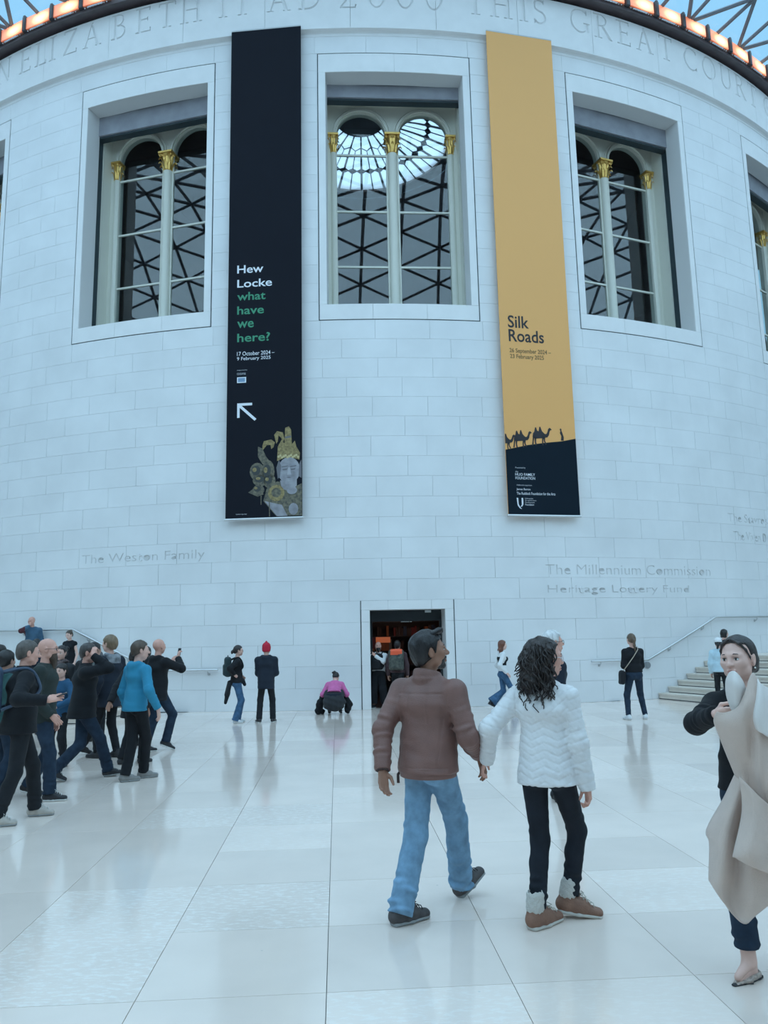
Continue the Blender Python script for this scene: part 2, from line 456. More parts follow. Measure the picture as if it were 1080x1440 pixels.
# frieze, moulding
FR = DR + 0.13
m = MB()
prof = [(DR - .03, TOPZ - 0.005), (DR + 0.012, TOPZ - 0.005), (DR + 0.012, TOPZ + 0.05), (DR - 0.01, TOPZ + 0.055), (DR - 0.012, TOPZ + 0.10), (DR + 0.02, TOPZ + 0.135), (DR + 0.08, TOPZ + 0.15), (FR + 0.012, TOPZ + 0.152), (FR + 0.012, TOPZ + 0.19), (DR - 0.03, TOPZ + 0.19), (DR - 0.03, TOPZ - 0.005)]
n = 80; L_ = len(prof); vs = []; fs = []
for i in range(n + 1):
    t = A0 + (A1-A0)*i/n
    vs += [cp(t, r, z) for r, z in prof]
for i in range(n):
    for k in range(L_ - 1): fs.append((i*L_+k, (i+1)*L_+k, (i+1)*L_+k+1, i*L_+k+1))
m.add(vs, fs)
tag(m.build('trim_1', STONE_TRIM), kind='structure')
# incised Roman capitals, drawn as strokes: (polyline, width)
def arc(cx, cy, rx, ry, a0, a1, n=12): return [(cx + rx*math.cos(RAD(a0+(a1-a0)*i/n)), cy + ry*math.sin(RAD(a0+(a1-a0)*i/n))) for i in range(n+1)]
TK, TN = 0.135, 0.06
def sf(x, y, w=0.16): return ([(x-w, y), (x+w, y)], 0.045)
GL = {
 'I': (0.34, [([(.17,0),(.17,1)],TK), sf(.17,.02), sf(.17,.98)]),
 'E': (0.60, [([(.16,0),(.16,1)],TK), ([(.0,.97),(.56,.97)],TN), ([(.16,.52),(.47,.52)],TN), ([(.0,.03),(.60,.03)],TN), ([(.55,1),(.55,.84)],.05), ([(.47,.60),(.47,.44)],.05), ([(.58,0),(.58,.17)],.05)]),
 'L': (0.58, [([(.16,0),(.16,1)],TK), sf(.16,.98), ([(.0,.03),(.56,.03)],TN), ([(.55,0),(.55,.18)],.05)]),
 'Z': (0.66, [([(.05,.97),(.62,.97)],TN), ([(.56,.95),(.08,.05)],TK), ([(.03,.03),(.64,.03)],TN), ([(.06,1),(.06,.84)],.05), ([(.62,0),(.62,.17)],.05)]),
 'A': (0.78, [([(.10,0),(.39,1)],TN), ([(.37,1),(.66,0)],TK), ([(.2,.35),(.55,.35)],TN), sf(.10,.02,.11), sf(.67,.02,.13)]),
 'B': (0.62, [([(.16,0),(.16,1)],TK), ([(.0,.97),(.26,.97)]+arc(.26,.755,.22,.215,90,-90)+[(.16,.54)],.07), ([(.16,.53),(.28,.53)]+arc(.28,.28,.27,.25,90,-90)+[(.0,.03)],.08)]),
 'T': (0.68, [([(.34,0),(.34,1)],TK), ([(.02,.97),(.66,.97)],TN), sf(.34,.02), ([(.03,1),(.03,.84)],.05), ([(.65,1),(.65,.84)],.05)]),
 'H': (0.82, [([(.16,0),(.16,1)],TK), ([(.66,0),(.66,1)],TK), ([(.16,.52),(.66,.52)],TN), sf(.16,.02), sf(.16,.98), sf(.66,.02), sf(.66,.98)]),
 'D': (0.80, [([(.16,0),(.16,1)],TK), ([(.0,.97),(.3,.97)]+arc(.3,.5,.43,.47,90,-90)+[(.0,.03)],.085)]),
 'O': (0.86, [(arc(.43,.5,.37,.46,0,360,24),.09)]),
 '0': (0.66, [(arc(.33,.5,.27,.46,0,360,24),.085)]),
 '2': (0.60, [(arc(.29,.73,.23,.23,170,-30)+[(.06,.06)],.08), ([(.03,.035),(.57,.035)],.07), ([(.55,.0),(.57,.16)],.05)]),
 'S': (0.52, [(arc(.26,.745,.19,.215,35,265,12)+arc(.26,.27,.21,.24,85,-150,12),.09), ([(.42,.98),(.42,.8)],.04), ([(.06,.02),(.06,.2)],.04)]),
 'G': (0.84, [(arc(.44,.5,.38,.46,48,318,20),.09), ([(.72,.42),(.72,.08)],TK), sf(.70,.43,.13), ([(.70,.95),(.70,.76)],.05)]),
 'C': (0.78, [(arc(.44,.5,.38,.46,48,312,20),.09), ([(.70,.95),(.70,.76)],.05), ([(.70,.06),(.70,.22)],.04)]),
 'R': (0.74, [([(.16,0),(.16,1)],TK), ([(.0,.97),(.28,.97)]+arc(.28,.745,.24,.225,90,-90)+[(.16,.52)],.07), ([(.34,.52),(.68,.02)],TK), sf(.16,.02), sf(.68,.02,.08)]),
 'U': (0.82, [([(.16,1),(.16,.34)]+arc(.42,.33,.26,.30,180,360)+[(.68,1)],.09), sf(.16,.98), sf(.68,.98,.12)]),
 'N': (0.84, [([(.14,0),(.14,1)],TN), ([(.12,1),(.68,0)],TK), ([(.68,0),(.68,1)],TN), sf(.14,.02,.12), sf(.68,.98,.12)]),
}
def stroke_solids(m, pl, w, fn, d0, d1):
    P = [Vector((x, y)) for x, y in pl]; n = len(P)
    L, R = [], []
    for i in range(n):
        t = (P[min(i+1, n-1)] - P[max(i-1, 0)])
        if n > 2 and i in (0, n-1) and (P[0]-P[-1]).length < 1e-6: t = P[1] - P[-2]
        t.normalize(); q = Vector((-t.y, t.x)) * w/2
        L.append(P[i] + q); R.append(P[i] - q)
    closed = (P[0]-P[-1]).length < 1e-6
    k = n - 1 if closed else n
    vs = []
    for i in range(k): vs += [fn(L[i].x, L[i].y, d0), fn(R[i].x, R[i].y, d0), fn((L[i].x+R[i].x)/2*.5+L[i].x*.5, (L[i].y+R[i].y)/2*.5+L[i].y*.5, d1), fn((L[i].x+R[i].x)/2*.5+R[i].x*.5, (L[i].y+R[i].y)/2*.5+R[i].y*.5, d1)]
    fs = []
    rngs = range(k) if closed else range(k-1)
    for i in rngs:
        a, b = i*4, ((i+1) % k)*4
        fs += [(a, b, b+1, a+1), (a+1, b+1, b+3, a+3), (a+3, b+3, b+2, a+2), (a+2, b+2, b, a)]
    if not closed: fs += [(0, 1, 3, 2), ((k-1)*4, (k-1)*4+2, (k-1)*4+3, (k-1)*4+1)]
    m.add(vs, fs)
INSCR = [('N',-29.0),('E',-26.65),('L',-25.0),('I',-23.8),('Z',-22.1),('A',-20.1),('B',-17.75),('E',-15.75),('T',-13.85),('H',-12.0),('I',-9.6),('I',-8.2),('A',-5.6),('D',-3.4),
         ('2',-0.75),('0',1.25),('0',3.25),('0',5.3),('T',8.3),('H',10.2),('I',11.9),('S',13.15),('G',16.4),('R',18.35),('E',20.2),('A',22.15),('T',24.3),('C',26.95),('O',29.1),('U',31.2),('R',33.2),('T',35.1),('C',37.7)]
LZ0, LH = 20.08, 0.86
frieze = tag(empty('trim_2'), kind='structure')
m = MB(); cbox(m, A0, A1, FR - 0.10, DR - 0.1, TOPZ + 0.16, 20.99); m.build('frieze_backing', JOINT, frieze)
fj = [A0] + [TH0 - 9 + 6.0*k for k in range(-10, 13)] + [A1]
def free_joint(x):
    return x
for i in range(len(fj) - 1):
    t0, t1 = fj[i], fj[i+1]
    m = MB(); block(m, t0, t1, TOPZ + 0.19, 21.0, r=FR, depth=0.12, g=0.0025, c=0.004)
    o = m.build('frieze_stone', STONE_TRIM, frieze)
    c = MB()
    for ch, th in INSCR:
        wd, st = GL[ch]; hw = math.degrees(wd * LH / FR) / 2
        if th + hw < t0 or th - hw > t1: continue
        fn = lambda x, y, d, th=th, hw=hw, wd=wd: cp(th - hw + 2*hw*x/wd, FR - d, LZ0 + y*LH)
        for pl, w in st:
            one = MB(); stroke_solids(one, pl, w, fn, -0.02, 0.055); c.add(one.v, one.f)
    if c.v:
        boolean(o, c.mesh('cut'), True)

# ================================================================== WINDOWS
def capital(mb, c, r, h, th):
    """gilt leafy capital: bell, two tiers of curled leaves, four volutes and a slab"""
    M = Matrix.Rotation(RAD(th) - AZ, 3, 'Z')
    mb.lathe([(r*1.02, 0), (r*1.14, .02*h), (r*1.0, .06*h), (r*.86, .1*h), (r*.86, .5*h), (r*1.0, .75*h), (r*1.35, .9*h)], c, 16)
    s = r * 1.55
    mb.hexa([Vector(c) + M @ Vector(v) for v in [(-s,-s,.9*h),(s,-s,.9*h),(s,s,.9*h),(-s,s,.9*h),(-s,-s,h),(s,-s,h),(s,s,h),(-s,s,h)]])
    for tier, (z0, z1, n, ph) in enumerate([(.04, .45, 8, 0), (.3, .78, 8, .5)]):
        for k in range(n):
            a = 2*PI*(k + ph)/n + RAD(th) - AZ
            e = Vector((math.cos(a), math.sin(a), 0)); q = Vector((-e.y, e.x, 0)); w = r * .38
            pts = []
            for j, (rr, zz, ww) in enumerate([(.92, z0, .7), (1.10, z0+(z1-z0)*.45, 1.0), (1.30, z0+(z1-z0)*.85, .85), (1.70, z1, .55), (1.88, z1-.10, .2)]):
                for sgn in (-1, 0, 1):
                    pts.append(Vector(c) + e*(r*(rr + (0.16 if sgn == 0 else 0))) + q*w*ww*sgn + Vector((0, 0, zz*h)))
            mb.add(pts, [(j*3+i, j*3+i+1, j*3+i+4, j*3+i+3) for j in range(4) for i in range(2)])
    for k in range(4):
        a = PI/4 + PI/2*k + RAD(th) - AZ; e = Vector((math.cos(a), math.sin(a), 0)); q = Vector((-e.y, e.x, 0))
        p = Vector(c) + e*r*1.75 + Vector((0, 0, .8*h))
        mb.tube([p + e*r*.28*math.cos(t)*(1-t/9) + Vector((0, 0, .12*h*math.sin(t)*(1-t/9))) for t in np.linspace(0, 7, 12)], r*.11, 6)
JAMBIN = 1.93
for wi, k in enumerate(WIN):
    th = TH0 + k*SP
    w = tag(empty('window_%d' % (wi+1), cp(th, DR, OZ0)), kind='structure')
    w.matrix_world = Matrix.Translation(cp(th, DR, OZ0)) ; inv = Matrix.Translation(-cp(th, DR, OZ0))
    def put(mb, name, m, parent=None, smooth=False, **kw):
        mb.v = [tuple(Vector(v) - cp(th, DR, OZ0)) for v in mb.v] if parent is None else [tuple(Vector(v) - cp(th, DR, OZ0)) for v in mb.v]
        return mb.build(name, m, parent or w, smooth, **kw)
    # stone surround
    for (a, b, z0, z1) in [(-WH, -OH, OZ0, OZ1), (OH, WH, OZ0, OZ1), (-WH, -1.8, WZ0, OZ0), (-1.8, 1.8, WZ0, OZ0), (1.8, WH, WZ0, OZ0), (-WH, 0, OZ1, WZ1), (0, WH, OZ1, WZ1)]:
        m = MB(); block(m, th+a+0.06*(a == -WH), th+b-0.06*(b == WH), z0 + 0.024*(z0 == WZ0), z1 - 0.024*(z1 == WZ1), depth=0.56, g=0.0015, c=0.003, r=DR+0.004); put(m, 'frame_stone', STONE_TRIM)
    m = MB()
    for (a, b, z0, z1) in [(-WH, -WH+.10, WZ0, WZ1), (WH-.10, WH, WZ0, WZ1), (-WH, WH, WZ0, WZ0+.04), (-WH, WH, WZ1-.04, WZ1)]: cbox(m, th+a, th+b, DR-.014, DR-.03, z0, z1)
    put(m, 'groove_shade_strip', DARKGAP)  # dark strips at the groove bottom, put in as its shade
    fn = plane_fn(th, 0)
    B = lambda mb, u0, u1, d0, d1, z0, z1: mb.hexa([fn(u0,z0,d0), fn(u1,z0,d0), fn(u1,z0,d1), fn(u0,z0,d1), fn(u0,z1,d0), fn(u1,z1,d0), fn(u1,z1,d1), fn(u0,z1,d1)])
    bz = 17.70 if k == 0 else 17.48
    m = MB(); B(m, -2.05, 2.05, .60, .92, bz, OZ1 + .05); put(m, 'blind_housing', BLIND); m = MB(); B(m, -2.03, 2.03, .66, .90, bz - .055, bz); put(m, 'blind_slot', DARKGAP)
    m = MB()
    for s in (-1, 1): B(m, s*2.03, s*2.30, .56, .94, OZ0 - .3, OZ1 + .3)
    B(m, -2.3, 2.3, .66, .95, OZ1 + .051, OZ1 + .4); put(m, 'gap_shade_fill', DARKGAP)  # solid dark boxes stand in for the shade of the open gap
    m = MB()
    for s in (-1, 1): B(m, s*1.985, s*2.30, .93, 1.62, OZ0 - .3, OZ1 + .6)
    B(m, -1.985, 1.985, .95, 1.62, OZ1 + .2, OZ1 + .6); B(m, -1.985, 1.985, .58, 1.62, OZ0 - .30, OZ0 - .02)
    put(m, 'jamb', CREAM)
    # arch wall with two round-headed lights
    D0, D1 = 1.36, 1.60; SPR = 17.02; AR = 0.745
    lights = (-0.95, 0.95)
    us = sorted(set([-1.985, 1.985, 0.0] + [c + AR*math.cos(PI*i/20) for c in lights for i in range(21)]))
    def soff(u):
        for c in lights:
            if abs(u-c) < AR - 1e-6: return SPR + math.sqrt(AR*AR - (u-c)**2)
        return SPR
    m = MB()
    for i in range(len(us)-1):
        a, b = us[i], us[i+1]; mid = (a+b)/2
        inl = any(abs(mid-c) < AR for c in lights)
        za, zb_ = (soff(a), soff(b)) if inl else (OZ0 if abs(mid) > 1.6 else SPR - .02,)*2
        m.hexa([fn(a,za,D0), fn(b,zb_,D0), fn(b,zb_,D1), fn(a,za,D1), fn(a,OZ1+.4,D0), fn(b,OZ1+.4,D0), fn(b,OZ1+.4,D1), fn(a,OZ1+.4,D1)])
    B(m, -1.985, 1.985, D0 - .10, D1, OZ1 - .12, OZ1 + .3)
    put(m, 'arch_panel', CREAM)
    for c in lights:
        for (ra, ro, dd) in ((AR + .03, AR + .10, .06), (AR + .13, AR + .18, .03)):
            m = MB()
            for i in range(20):
                a, b = PI*i/20, PI*(i+1)/20
                q = lambda r, t, d: fn(c + r*math.cos(t), SPR + r*math.sin(t), d)
                m.hexa([q(ra,a,D0-dd), q(ro,a,D0-dd), q(ro,b,D0-dd), q(ra,b,D0-dd), q(ra,a,D0+.01), q(ro,a,D0+.01), q(ro,b,D0+.01), q(ra,b,D0+.01)])
            put(m, 'arch_moulding', CREAM)
    # columns with gilt capitals
    for (u, r) in ((0, .155), (-1.80, .105), (1.80, .105)):
        base = fn(u, 0, D0 + .06)
        m = MB(); m.lathe([(r*1.25, OZ0-.02), (r*1.25, OZ0+.10), (r*1.08, OZ0+.16), (r, OZ0+.22), (r*.94, 16.34), (r*1.02, 16.40)], base, 20)
        col = put(m, 'column', CREAM, smooth=True); autosmooth(col)
        m = MB(); capital(m, (0, 0, 0), r*.98, .62, th); m.v = [tuple(Vector(v) + base + Vector((0, 0, 16.39))) for v in m.v]
        cpt = put(m, 'capital', GOLD, col); cpt['label'] = 'gilded leafy capital'
    # glazing: bars and panes
    for c in lights:
        a0, a1 = c - .78, c + .78
        for z in (12.72, 14.50, 16.36):
            m = MB(); B(m, a0, a1, D0 + .06, D0 + .12, z - .028, z + .028); put(m, 'glazing_bar', CREAM)
        for e in (a0, a1):
            m = MB(); B(m, e - .025, e + .025, D0 + .05, D0 + .13, OZ0, SPR); put(m, 'window_frame', CREAM)
        zs = [OZ0, 12.72, 14.50, 16.36]
        for i in range(4):
            m = MB()
            if i < 3: B(m, a0, a1, D0 + .085, D0 + .095, zs[i], zs[i+1])
            else:
                poly = [(a0, zs[3]), (a1, zs[3]), (a1, SPR)] + [(c + .78*math.cos(PI*j/16), SPR + .78*math.sin(PI*j/16)) for j in range(1, 16)] + [(a0, SPR)]
                m.prism(poly, fn, D0 + .085, D0 + .095)
            put(m, 'glass_pane', GLASS_W)

# ================================================================== READING ROOM DOME BEHIND THE WINDOWS
m = MB()
dome_prof = [(21.6, 8.5), (21.6, 16), (21.2, 19), (19.6, 23.2), (16.6, 27.2), (12.6, 30.0), (8.8, 31.6), (6.3, 32.45)]
def dome_strip(a0, a1, prof, n=40):
    vs = []; fs = []; L = len(prof)
    for i in range(n+1):
        t = a0 + (a1-a0)*i/n
        vs += [cp(t, r, z) for r, z in prof]
    for i in range(n):
        for k in range(L-1): fs.append((i*L+k, (i+1)*L+k, (i+1)*L+k+1, i*L+k+1))
    m.add(vs, fs)
dome_strip(70, 290, dome_prof); dome_strip(-70, 70, [(21.6, 21.0)] + dome_prof[2:])
dome_strip(-72, 76, [(23.4, 21.05), (21.2, 21.05)])
dome_strip(-180, 180, [(6.3, 32.45), (6.3, 32.85), (5.6, 33.05), (5.6, 32.55)])
for sgn in (-1, 1):      # flank walls closing the gallery between drum wall and dome
    m.add([cp(sgn*71, 23.6, 0), cp(sgn*70, 21.6, 0), cp(sgn*70, 21.6, 21.1), cp(sgn*71, 23.6, 21.1)], [(0,1,2,3)])
m.add([cp(-180+9*i, 22, 8.5) for i in range(40)], [tuple(range(40))])
inner = tag(m.build('ceiling_dome', DOME), kind='structure', label='dark inside of the reading room dome seen through the windows')
OCG = bpy.data.materials.new('lit_obscured_glass'); OCG.use_nodes = True; nn = OCG.node_tree; nn.nodes.clear()
_o = nn.nodes.new('ShaderNodeOutputMaterial'); _t = nn.nodes.new('ShaderNodeBsdfTranslucent'); _t.inputs[0].default_value = (0.96, 0.93, 0.97, 1)
_p = nn.nodes.new('ShaderNodeBsdfTransparent'); _m = nn.nodes.new('ShaderNodeMixShader'); _m.inputs[0].default_value = 0.8
nn.links.new(_p.outputs[0], _m.inputs[1]); nn.links.new(_t.outputs[0], _m.inputs[2]); nn.links.new(_m.outputs[0], _o.inputs[0])
ocu = tag(empty('window_6', DC + Vector((0, 0, 32.65))), kind='structure')
oz = lambda r: 35.0 - 1.4*(r/5.7)**1.6
NR = 22
for i in range(NR):
    a0, a1 = 360*i/NR, 360*(i+1)/NR; am = (a0+a1)/2
    # inner ring pane, two middle panes, two outer panes with pointed heads
    P = lambda t, r: tuple(cp(t, r, oz(r)) - DC - Vector((0, 0, 33.6)))
    for poly in ([(a0, 1.5), (a1, 1.5), (a1, 2.35), (am, 2.6), (a0, 2.35)], [(a0, 2.45), (am, 2.7), (am, 4.0), (.5*(a0+am), 4.15), (a0, 4.0)], [(am, 2.7), (a1, 2.45), (a1, 4.0), (.5*(a1+am), 4.15), (am, 4.0)],
                 [(a0, 4.45), (.5*(a0+am), 4.25), (am, 4.45), (am, 5.65), (a0, 5.65)], [(am, 4.45), (.5*(a1+am), 4.25), (a1, 4.45), (a1, 5.65), (am, 5.65)]):
        q = MB(); q.add([P(*p) for p in poly], [tuple(range(len(poly)))]); q.build('glass_pane', OCG, ocu)
    q = MB(); q.tube([P(a0, 1.4), P(a0, 3.5), P(a0, 5.7)], [.05, .07, .09], 5); q.build('rib', RIBDARK, ocu)
    q = MB(); q.tube([P(am, 2.65), P(am, 4.1), P(am, 5.7)], [.028, .035, .05], 5); q.build('glazing_bar', RIBDARK, ocu)
    q = MB(); q.tube([P(a0, 2.4), P(am, 2.65), P(a1, 2.4)], .035, 5); q.build('glazing_bar', RIBDARK, ocu)
    q = MB(); q.add([P(t, r) for t, r in ((a0, 3.98), (.5*(a0+am), 4.15), (am, 3.98), (.5*(a1+am), 4.15), (a1, 3.98), (a1, 4.46), (.5*(a1+am), 4.25), (am, 4.46), (.5*(a0+am), 4.25), (a0, 4.46))], [(0,1,8,9), (1,2,7,8), (2,3,6,7), (3,4,5,6)]); q.build('ring_band', RIBDARK, ocu)
q = MB(); q.lathe([(0.01, 1.55), (1.5, 1.3), (1.5, 1.2), (0.01, 1.1)], (0, 0, 0), 24); q.build('hub', RIBDARK, ocu)

# ================================================================== DOORWAY
door = tag(empty('door_1', cp(TH0, DR, 0)), kind='structure')
fn = plane_fn(TH0, 0); dorg = cp(TH0, DR, 0)
def dput(mb, name, m, parent=None, **kw):
    mb.v = [tuple(Vector(v) - dorg) for v in mb.v]; return mb.build(name, m, parent or door, **kw)
for (a, b, z0, z1) in [(-DOOR_F, -DOOR_O, 0, 2*CZ), (-DOOR_F, -DOOR_O, 2*CZ, 4*CZ), (DOOR_O, DOOR_F, 0, 2*CZ), (DOOR_O, DOOR_F, 2*CZ, 4*CZ), (-DOOR_F, -1.2, 4*CZ, DZ_F), (-1.2, 1.5, 4*CZ, DZ_F), (1.5, DOOR_F, 4*CZ, DZ_F)]:
    if z0 == 4*CZ:
        for (p, q_, y0, y1) in [(max(a, -DOOR_F), b, DZ_O, z1)]:
            m = MB(); block(m, TH0+p+.05*(p == -DOOR_F), TH0+q_-.05*(q_ == DOOR_F), y0, y1-.012, depth=.6, g=.0015, c=.003, r=DR+.004); dput(m, 'frame_stone', STONE_TRIM)
    else:
        m = MB(); block(m, TH0+a+.05*(a == -DOOR_F), TH0+b-.05*(b == DOOR_F), z0, z1, depth=.6, g=.0015, c=.003, r=DR+.004); dput(m, 'frame_stone', STONE_TRIM)
for s in (-1, 1):
    m = MB(); block(m, TH0+(s*DOOR_F if s < 0 else DOOR_O)+(.05 if s < 0 else 0), TH0+(-DOOR_O if s < 0 else DOOR_F)-(.05 if s > 0 else 0), 4*CZ, DZ_O, depth=.6, g=.0015, c=.003, r=DR+.004); dput(m, 'frame_stone', STONE_TRIM)
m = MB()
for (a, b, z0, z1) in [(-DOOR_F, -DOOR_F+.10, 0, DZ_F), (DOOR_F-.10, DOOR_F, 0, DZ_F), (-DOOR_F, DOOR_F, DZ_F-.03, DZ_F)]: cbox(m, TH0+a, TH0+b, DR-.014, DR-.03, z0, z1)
dput(m, 'groove_shade_strip', DARKGAP)  # groove shade around the door, painted as dark strips
DB = lambda mb, u0, u1, d0, d1, z0, z1: mb.hexa([fn(u0,z0,d0), fn(u1,z0,d0), fn(u1,z0,d1), fn(u0,z0,d1), fn(u0,z1,d0), fn(u1,z1,d0), fn(u1,z1,d1), fn(u0,z1,d1)])
SHOPW = mat('shop_dark_wood', (0.075, 0.05, 0.048), 0.5, noise=.2, nscale=4, coord='World')
m = MB()
DB(m, -2.6, -2.5, .62, 6.0, 0, 3.0); DB(m, 2.5, 2.6, .62, 6.0, 0, 3.0); DB(m, -2.6, 2.6, 6.0, 6.1, 0, 3.0); DB(m, -2.6, 2.6, .56, 6.0, 2.85, 3.0); DB(m, -2.6, 2.6, .0, 6.0, -.08, -.003)
DB(m, -2.6, -1.0, .56, .62, 0, 3.0); DB(m, 1.0, 2.6, .56, .62, 0, 3.0)
dput(m, 'vestibule', SHOPW)
m = MB(); DB(m, -.99, .99, .62, .74, 2.22, 2.52); dput(m, 'header', mat('dark_bronze', (.03, .035, .04), .35, metal=.6))
for s in (-1, 1):
    m = MB(); DB(m, s*.90, s*.99, .62, .74, 0, 2.23); dput(m, 'door_post', MATS['dark_bronze'])
m = MB(); DB(m, .52, .68, .58, .64, 2.44, 2.50); dput(m, 'sensor', mat('pale_plastic', (.62, .66, .68), .4))
m = MB(); DB(m, -.12, .10, .70, .75, 2.20, 2.235); DB(m, .12, .17, .70, .75, 2.20, 2.235); dput(m, 'sign_plate', MATS['pale_plastic'])
for r_, z in enumerate((0.5, 0.95, 1.4, 1.85, 2.3)):
    m = MB(); DB(m, -1.7, 1.7, 4.6, 5.0, z-.02, z); dput(m, 'shelf', SHOPW)
bk = [mat('book_%s' % c, v, .6) for c, v in dict(red=(.30, .035, .03), orange=(.55, .16, .06), brown=(.10, .05, .04), cream=(.32, .27, .24), blue=(.05, .07, .13)).items()]
sr = random.Random(5)
for z in (0.5, 0.95, 1.4, 1.85):
    u = -1.65
    while u < 1.6:
        wd = sr.uniform(.06, .16); h = sr.uniform(.2, .36)
        m = MB(); DB(m, u, u + wd - .006, 4.65, 4.95, z, z + h); b_ = sr.choice(bk if sr.random() < .5 else bk[2:3]); o = dput(m, 'book', b_); u += wd + (sr.random() < .2)*.15
m = MB(); DB(m, -.72, -.30, 2.4, 2.46, 1.66, 1.82); dput(m, 'display_panel', mat('orange_display', (.75, .20, .08), .5, emit=(1, .25, .1), estr=.25))
m = MB(); DB(m, -.95, -.72, 2.4, 2.46, 1.5, 1.82); dput(m, 'display_panel', mat('red_display', (.35, .04, .04), .5))
ld = bpy.data.lights.new('shop_lamp', 'POINT'); ld.energy = 9; ld.color = (1, .72, .55); ld.shadow_soft_size = .15
lo = bpy.data.objects.new('shop_lamp', ld); COL.objects.link(lo); lo.location = fn(0.2, 2.72, 2.6)

# ================================================================== ROOF RING, LAMPS, GLASS ROOF
m = MB(); cbox(m, A0, A1, DR + .40, DR - .5, 21.10, 21.22, 72); cbox(m, A0, A1, DR + .42, DR + .30, 21.05, 21.22, 72); cbox(m, A0, A1, DR + .34, DR - .3, 21.22, 21.75, 72)
tag(m.build('trim_3', RINGDARK), kind='structure')
LAMPG = mat('lamp_glow', (.9, .42, .22), .4)
n_ = LAMPG.node_tree; bs = [x for x in n_.nodes if x.type == 'BSDF_PRINCIPLED'][0]
tc = n_.nodes.new('ShaderNodeTexCoord'); gr = n_.nodes.new('ShaderNodeTexGradient'); gr.gradient_type = 'SPHERICAL'
mp = n_.nodes.new('ShaderNodeMapping'); mp.inputs['Location'].default_value = (-.25, 0, -.1); mp.inputs['Scale'].default_value = (1.7, 1.7, 3.2)
n_.links.new(tc.outputs['Object'], mp.inputs[0]); n_.links.new(mp.outputs[0], gr.inputs[0])
rp = n_.nodes.new('ShaderNodeValToRGB'); n_.links.new(gr.outputs[0], rp.inputs[0])
e = rp.color_ramp.elements; e[0].position = 0; e[0].color = (.50, .085, .04, 1); e[1].position = .8; e[1].color = (1.7, 1.25, .75, 1)
x = e.new(.3); x.color = (.85, .24, .10, 1)
n_.links.new(rp.outputs[0], bs.inputs['Emission Color']); bs.inputs['Emission Strength'].default_value = 1.0
BRK = mat('lamp_bracket', (.06, .055, .06), .5)
COPPER = mat('lamp_housing_copper', (.42, .2, .13), .4, metal=.5)
lamp_places = []
for k in range(-13, 17):
    t = 21.3 + 2.7*k - 2.7*8
    q_ = cp(t, DR + .5, 21.4) - Vector((0, 0, EYE)); z_ = q_.dot(_fw); y_ = 720 - F_PX*q_.dot(_yu)/z_; x_ = 540 + F_PX*q_.dot(_xr)/z_
    if -36 < t < 40 and y_ > -14 and -60 < x_ < 1140: lamp_places.append(t)
lamp_src = None
def lamp_at(t, i):
    global lamp_src
    o = thing('ring_lamp', '', 'lamp', cp(t, DR + .44, 21.36), RAD(t) - AZ, 'lamps around the roof ring')
    if lamp_src is None:
        a = MB(); a.box((-.50, -.06, -.15), (.50, .02, .25)); g = a.build('lamp_glass', LAMPG, o)
        a = MB(); a.box((-.52, -.03, .25), (.52, .14, .29)); a.box((-.52, -.03, -.19), (.52, .14, -.15)); a.box((-.50, .02, -.15), (.50, .10, .25)); h = a.build('housing', COPPER, o)
        a = MB(); a.box((-.60, -.09, -.2), (-.455, .14, .29)); a.box((-.57, -.10, -.2), (-.49, .15, .33)); br = a.build('bracket', BRK, o)
        a = MB()
        for j in range(9): a.sphere((-.4 + .1*j, -.03, -.225), .018, 6, 4)
        a.box((-.3, -.05, -.215), (.25, -.01, -.2)); c = a.build('fixing_strip', WHITEP, o)
        lamp_src = [g, h, br, c]
    else:
        for s_ in lamp_src: c = s_.copy(); COL.objects.link(c); c.parent = o
    return o
ordn = ['first', 'second', 'third', 'fourth', 'fifth', 'sixth', 'seventh', 'eighth', 'ninth']
lamps = [(t, lamp_at(t, i)) for i, t in enumerate(lamp_places)]
right = [l for l in lamps if l[0] > 16]; left = [l for l in lamps if l[0] < -18]; mid = [l for l in lamps if -18 <= l[0] <= 16]
for i, (t, o) in enumerate(sorted(right, key=lambda l: -l[0])): o['label'] = 'glowing orange ring lamp, %s up from the right edge of the photo' % ordn[min(i, 8)]
for i, (t, o) in enumerate(sorted(left, key=lambda l: l[0])): o['label'] = 'glowing orange ring lamp, %s up from the left edge of the photo' % ordn[min(i, 8)]
for t, o in mid: bpy.data.objects.remove(o) if False else o.__setitem__('label', 'glowing orange ring lamp above the carved frieze, above the top edge of the photo')
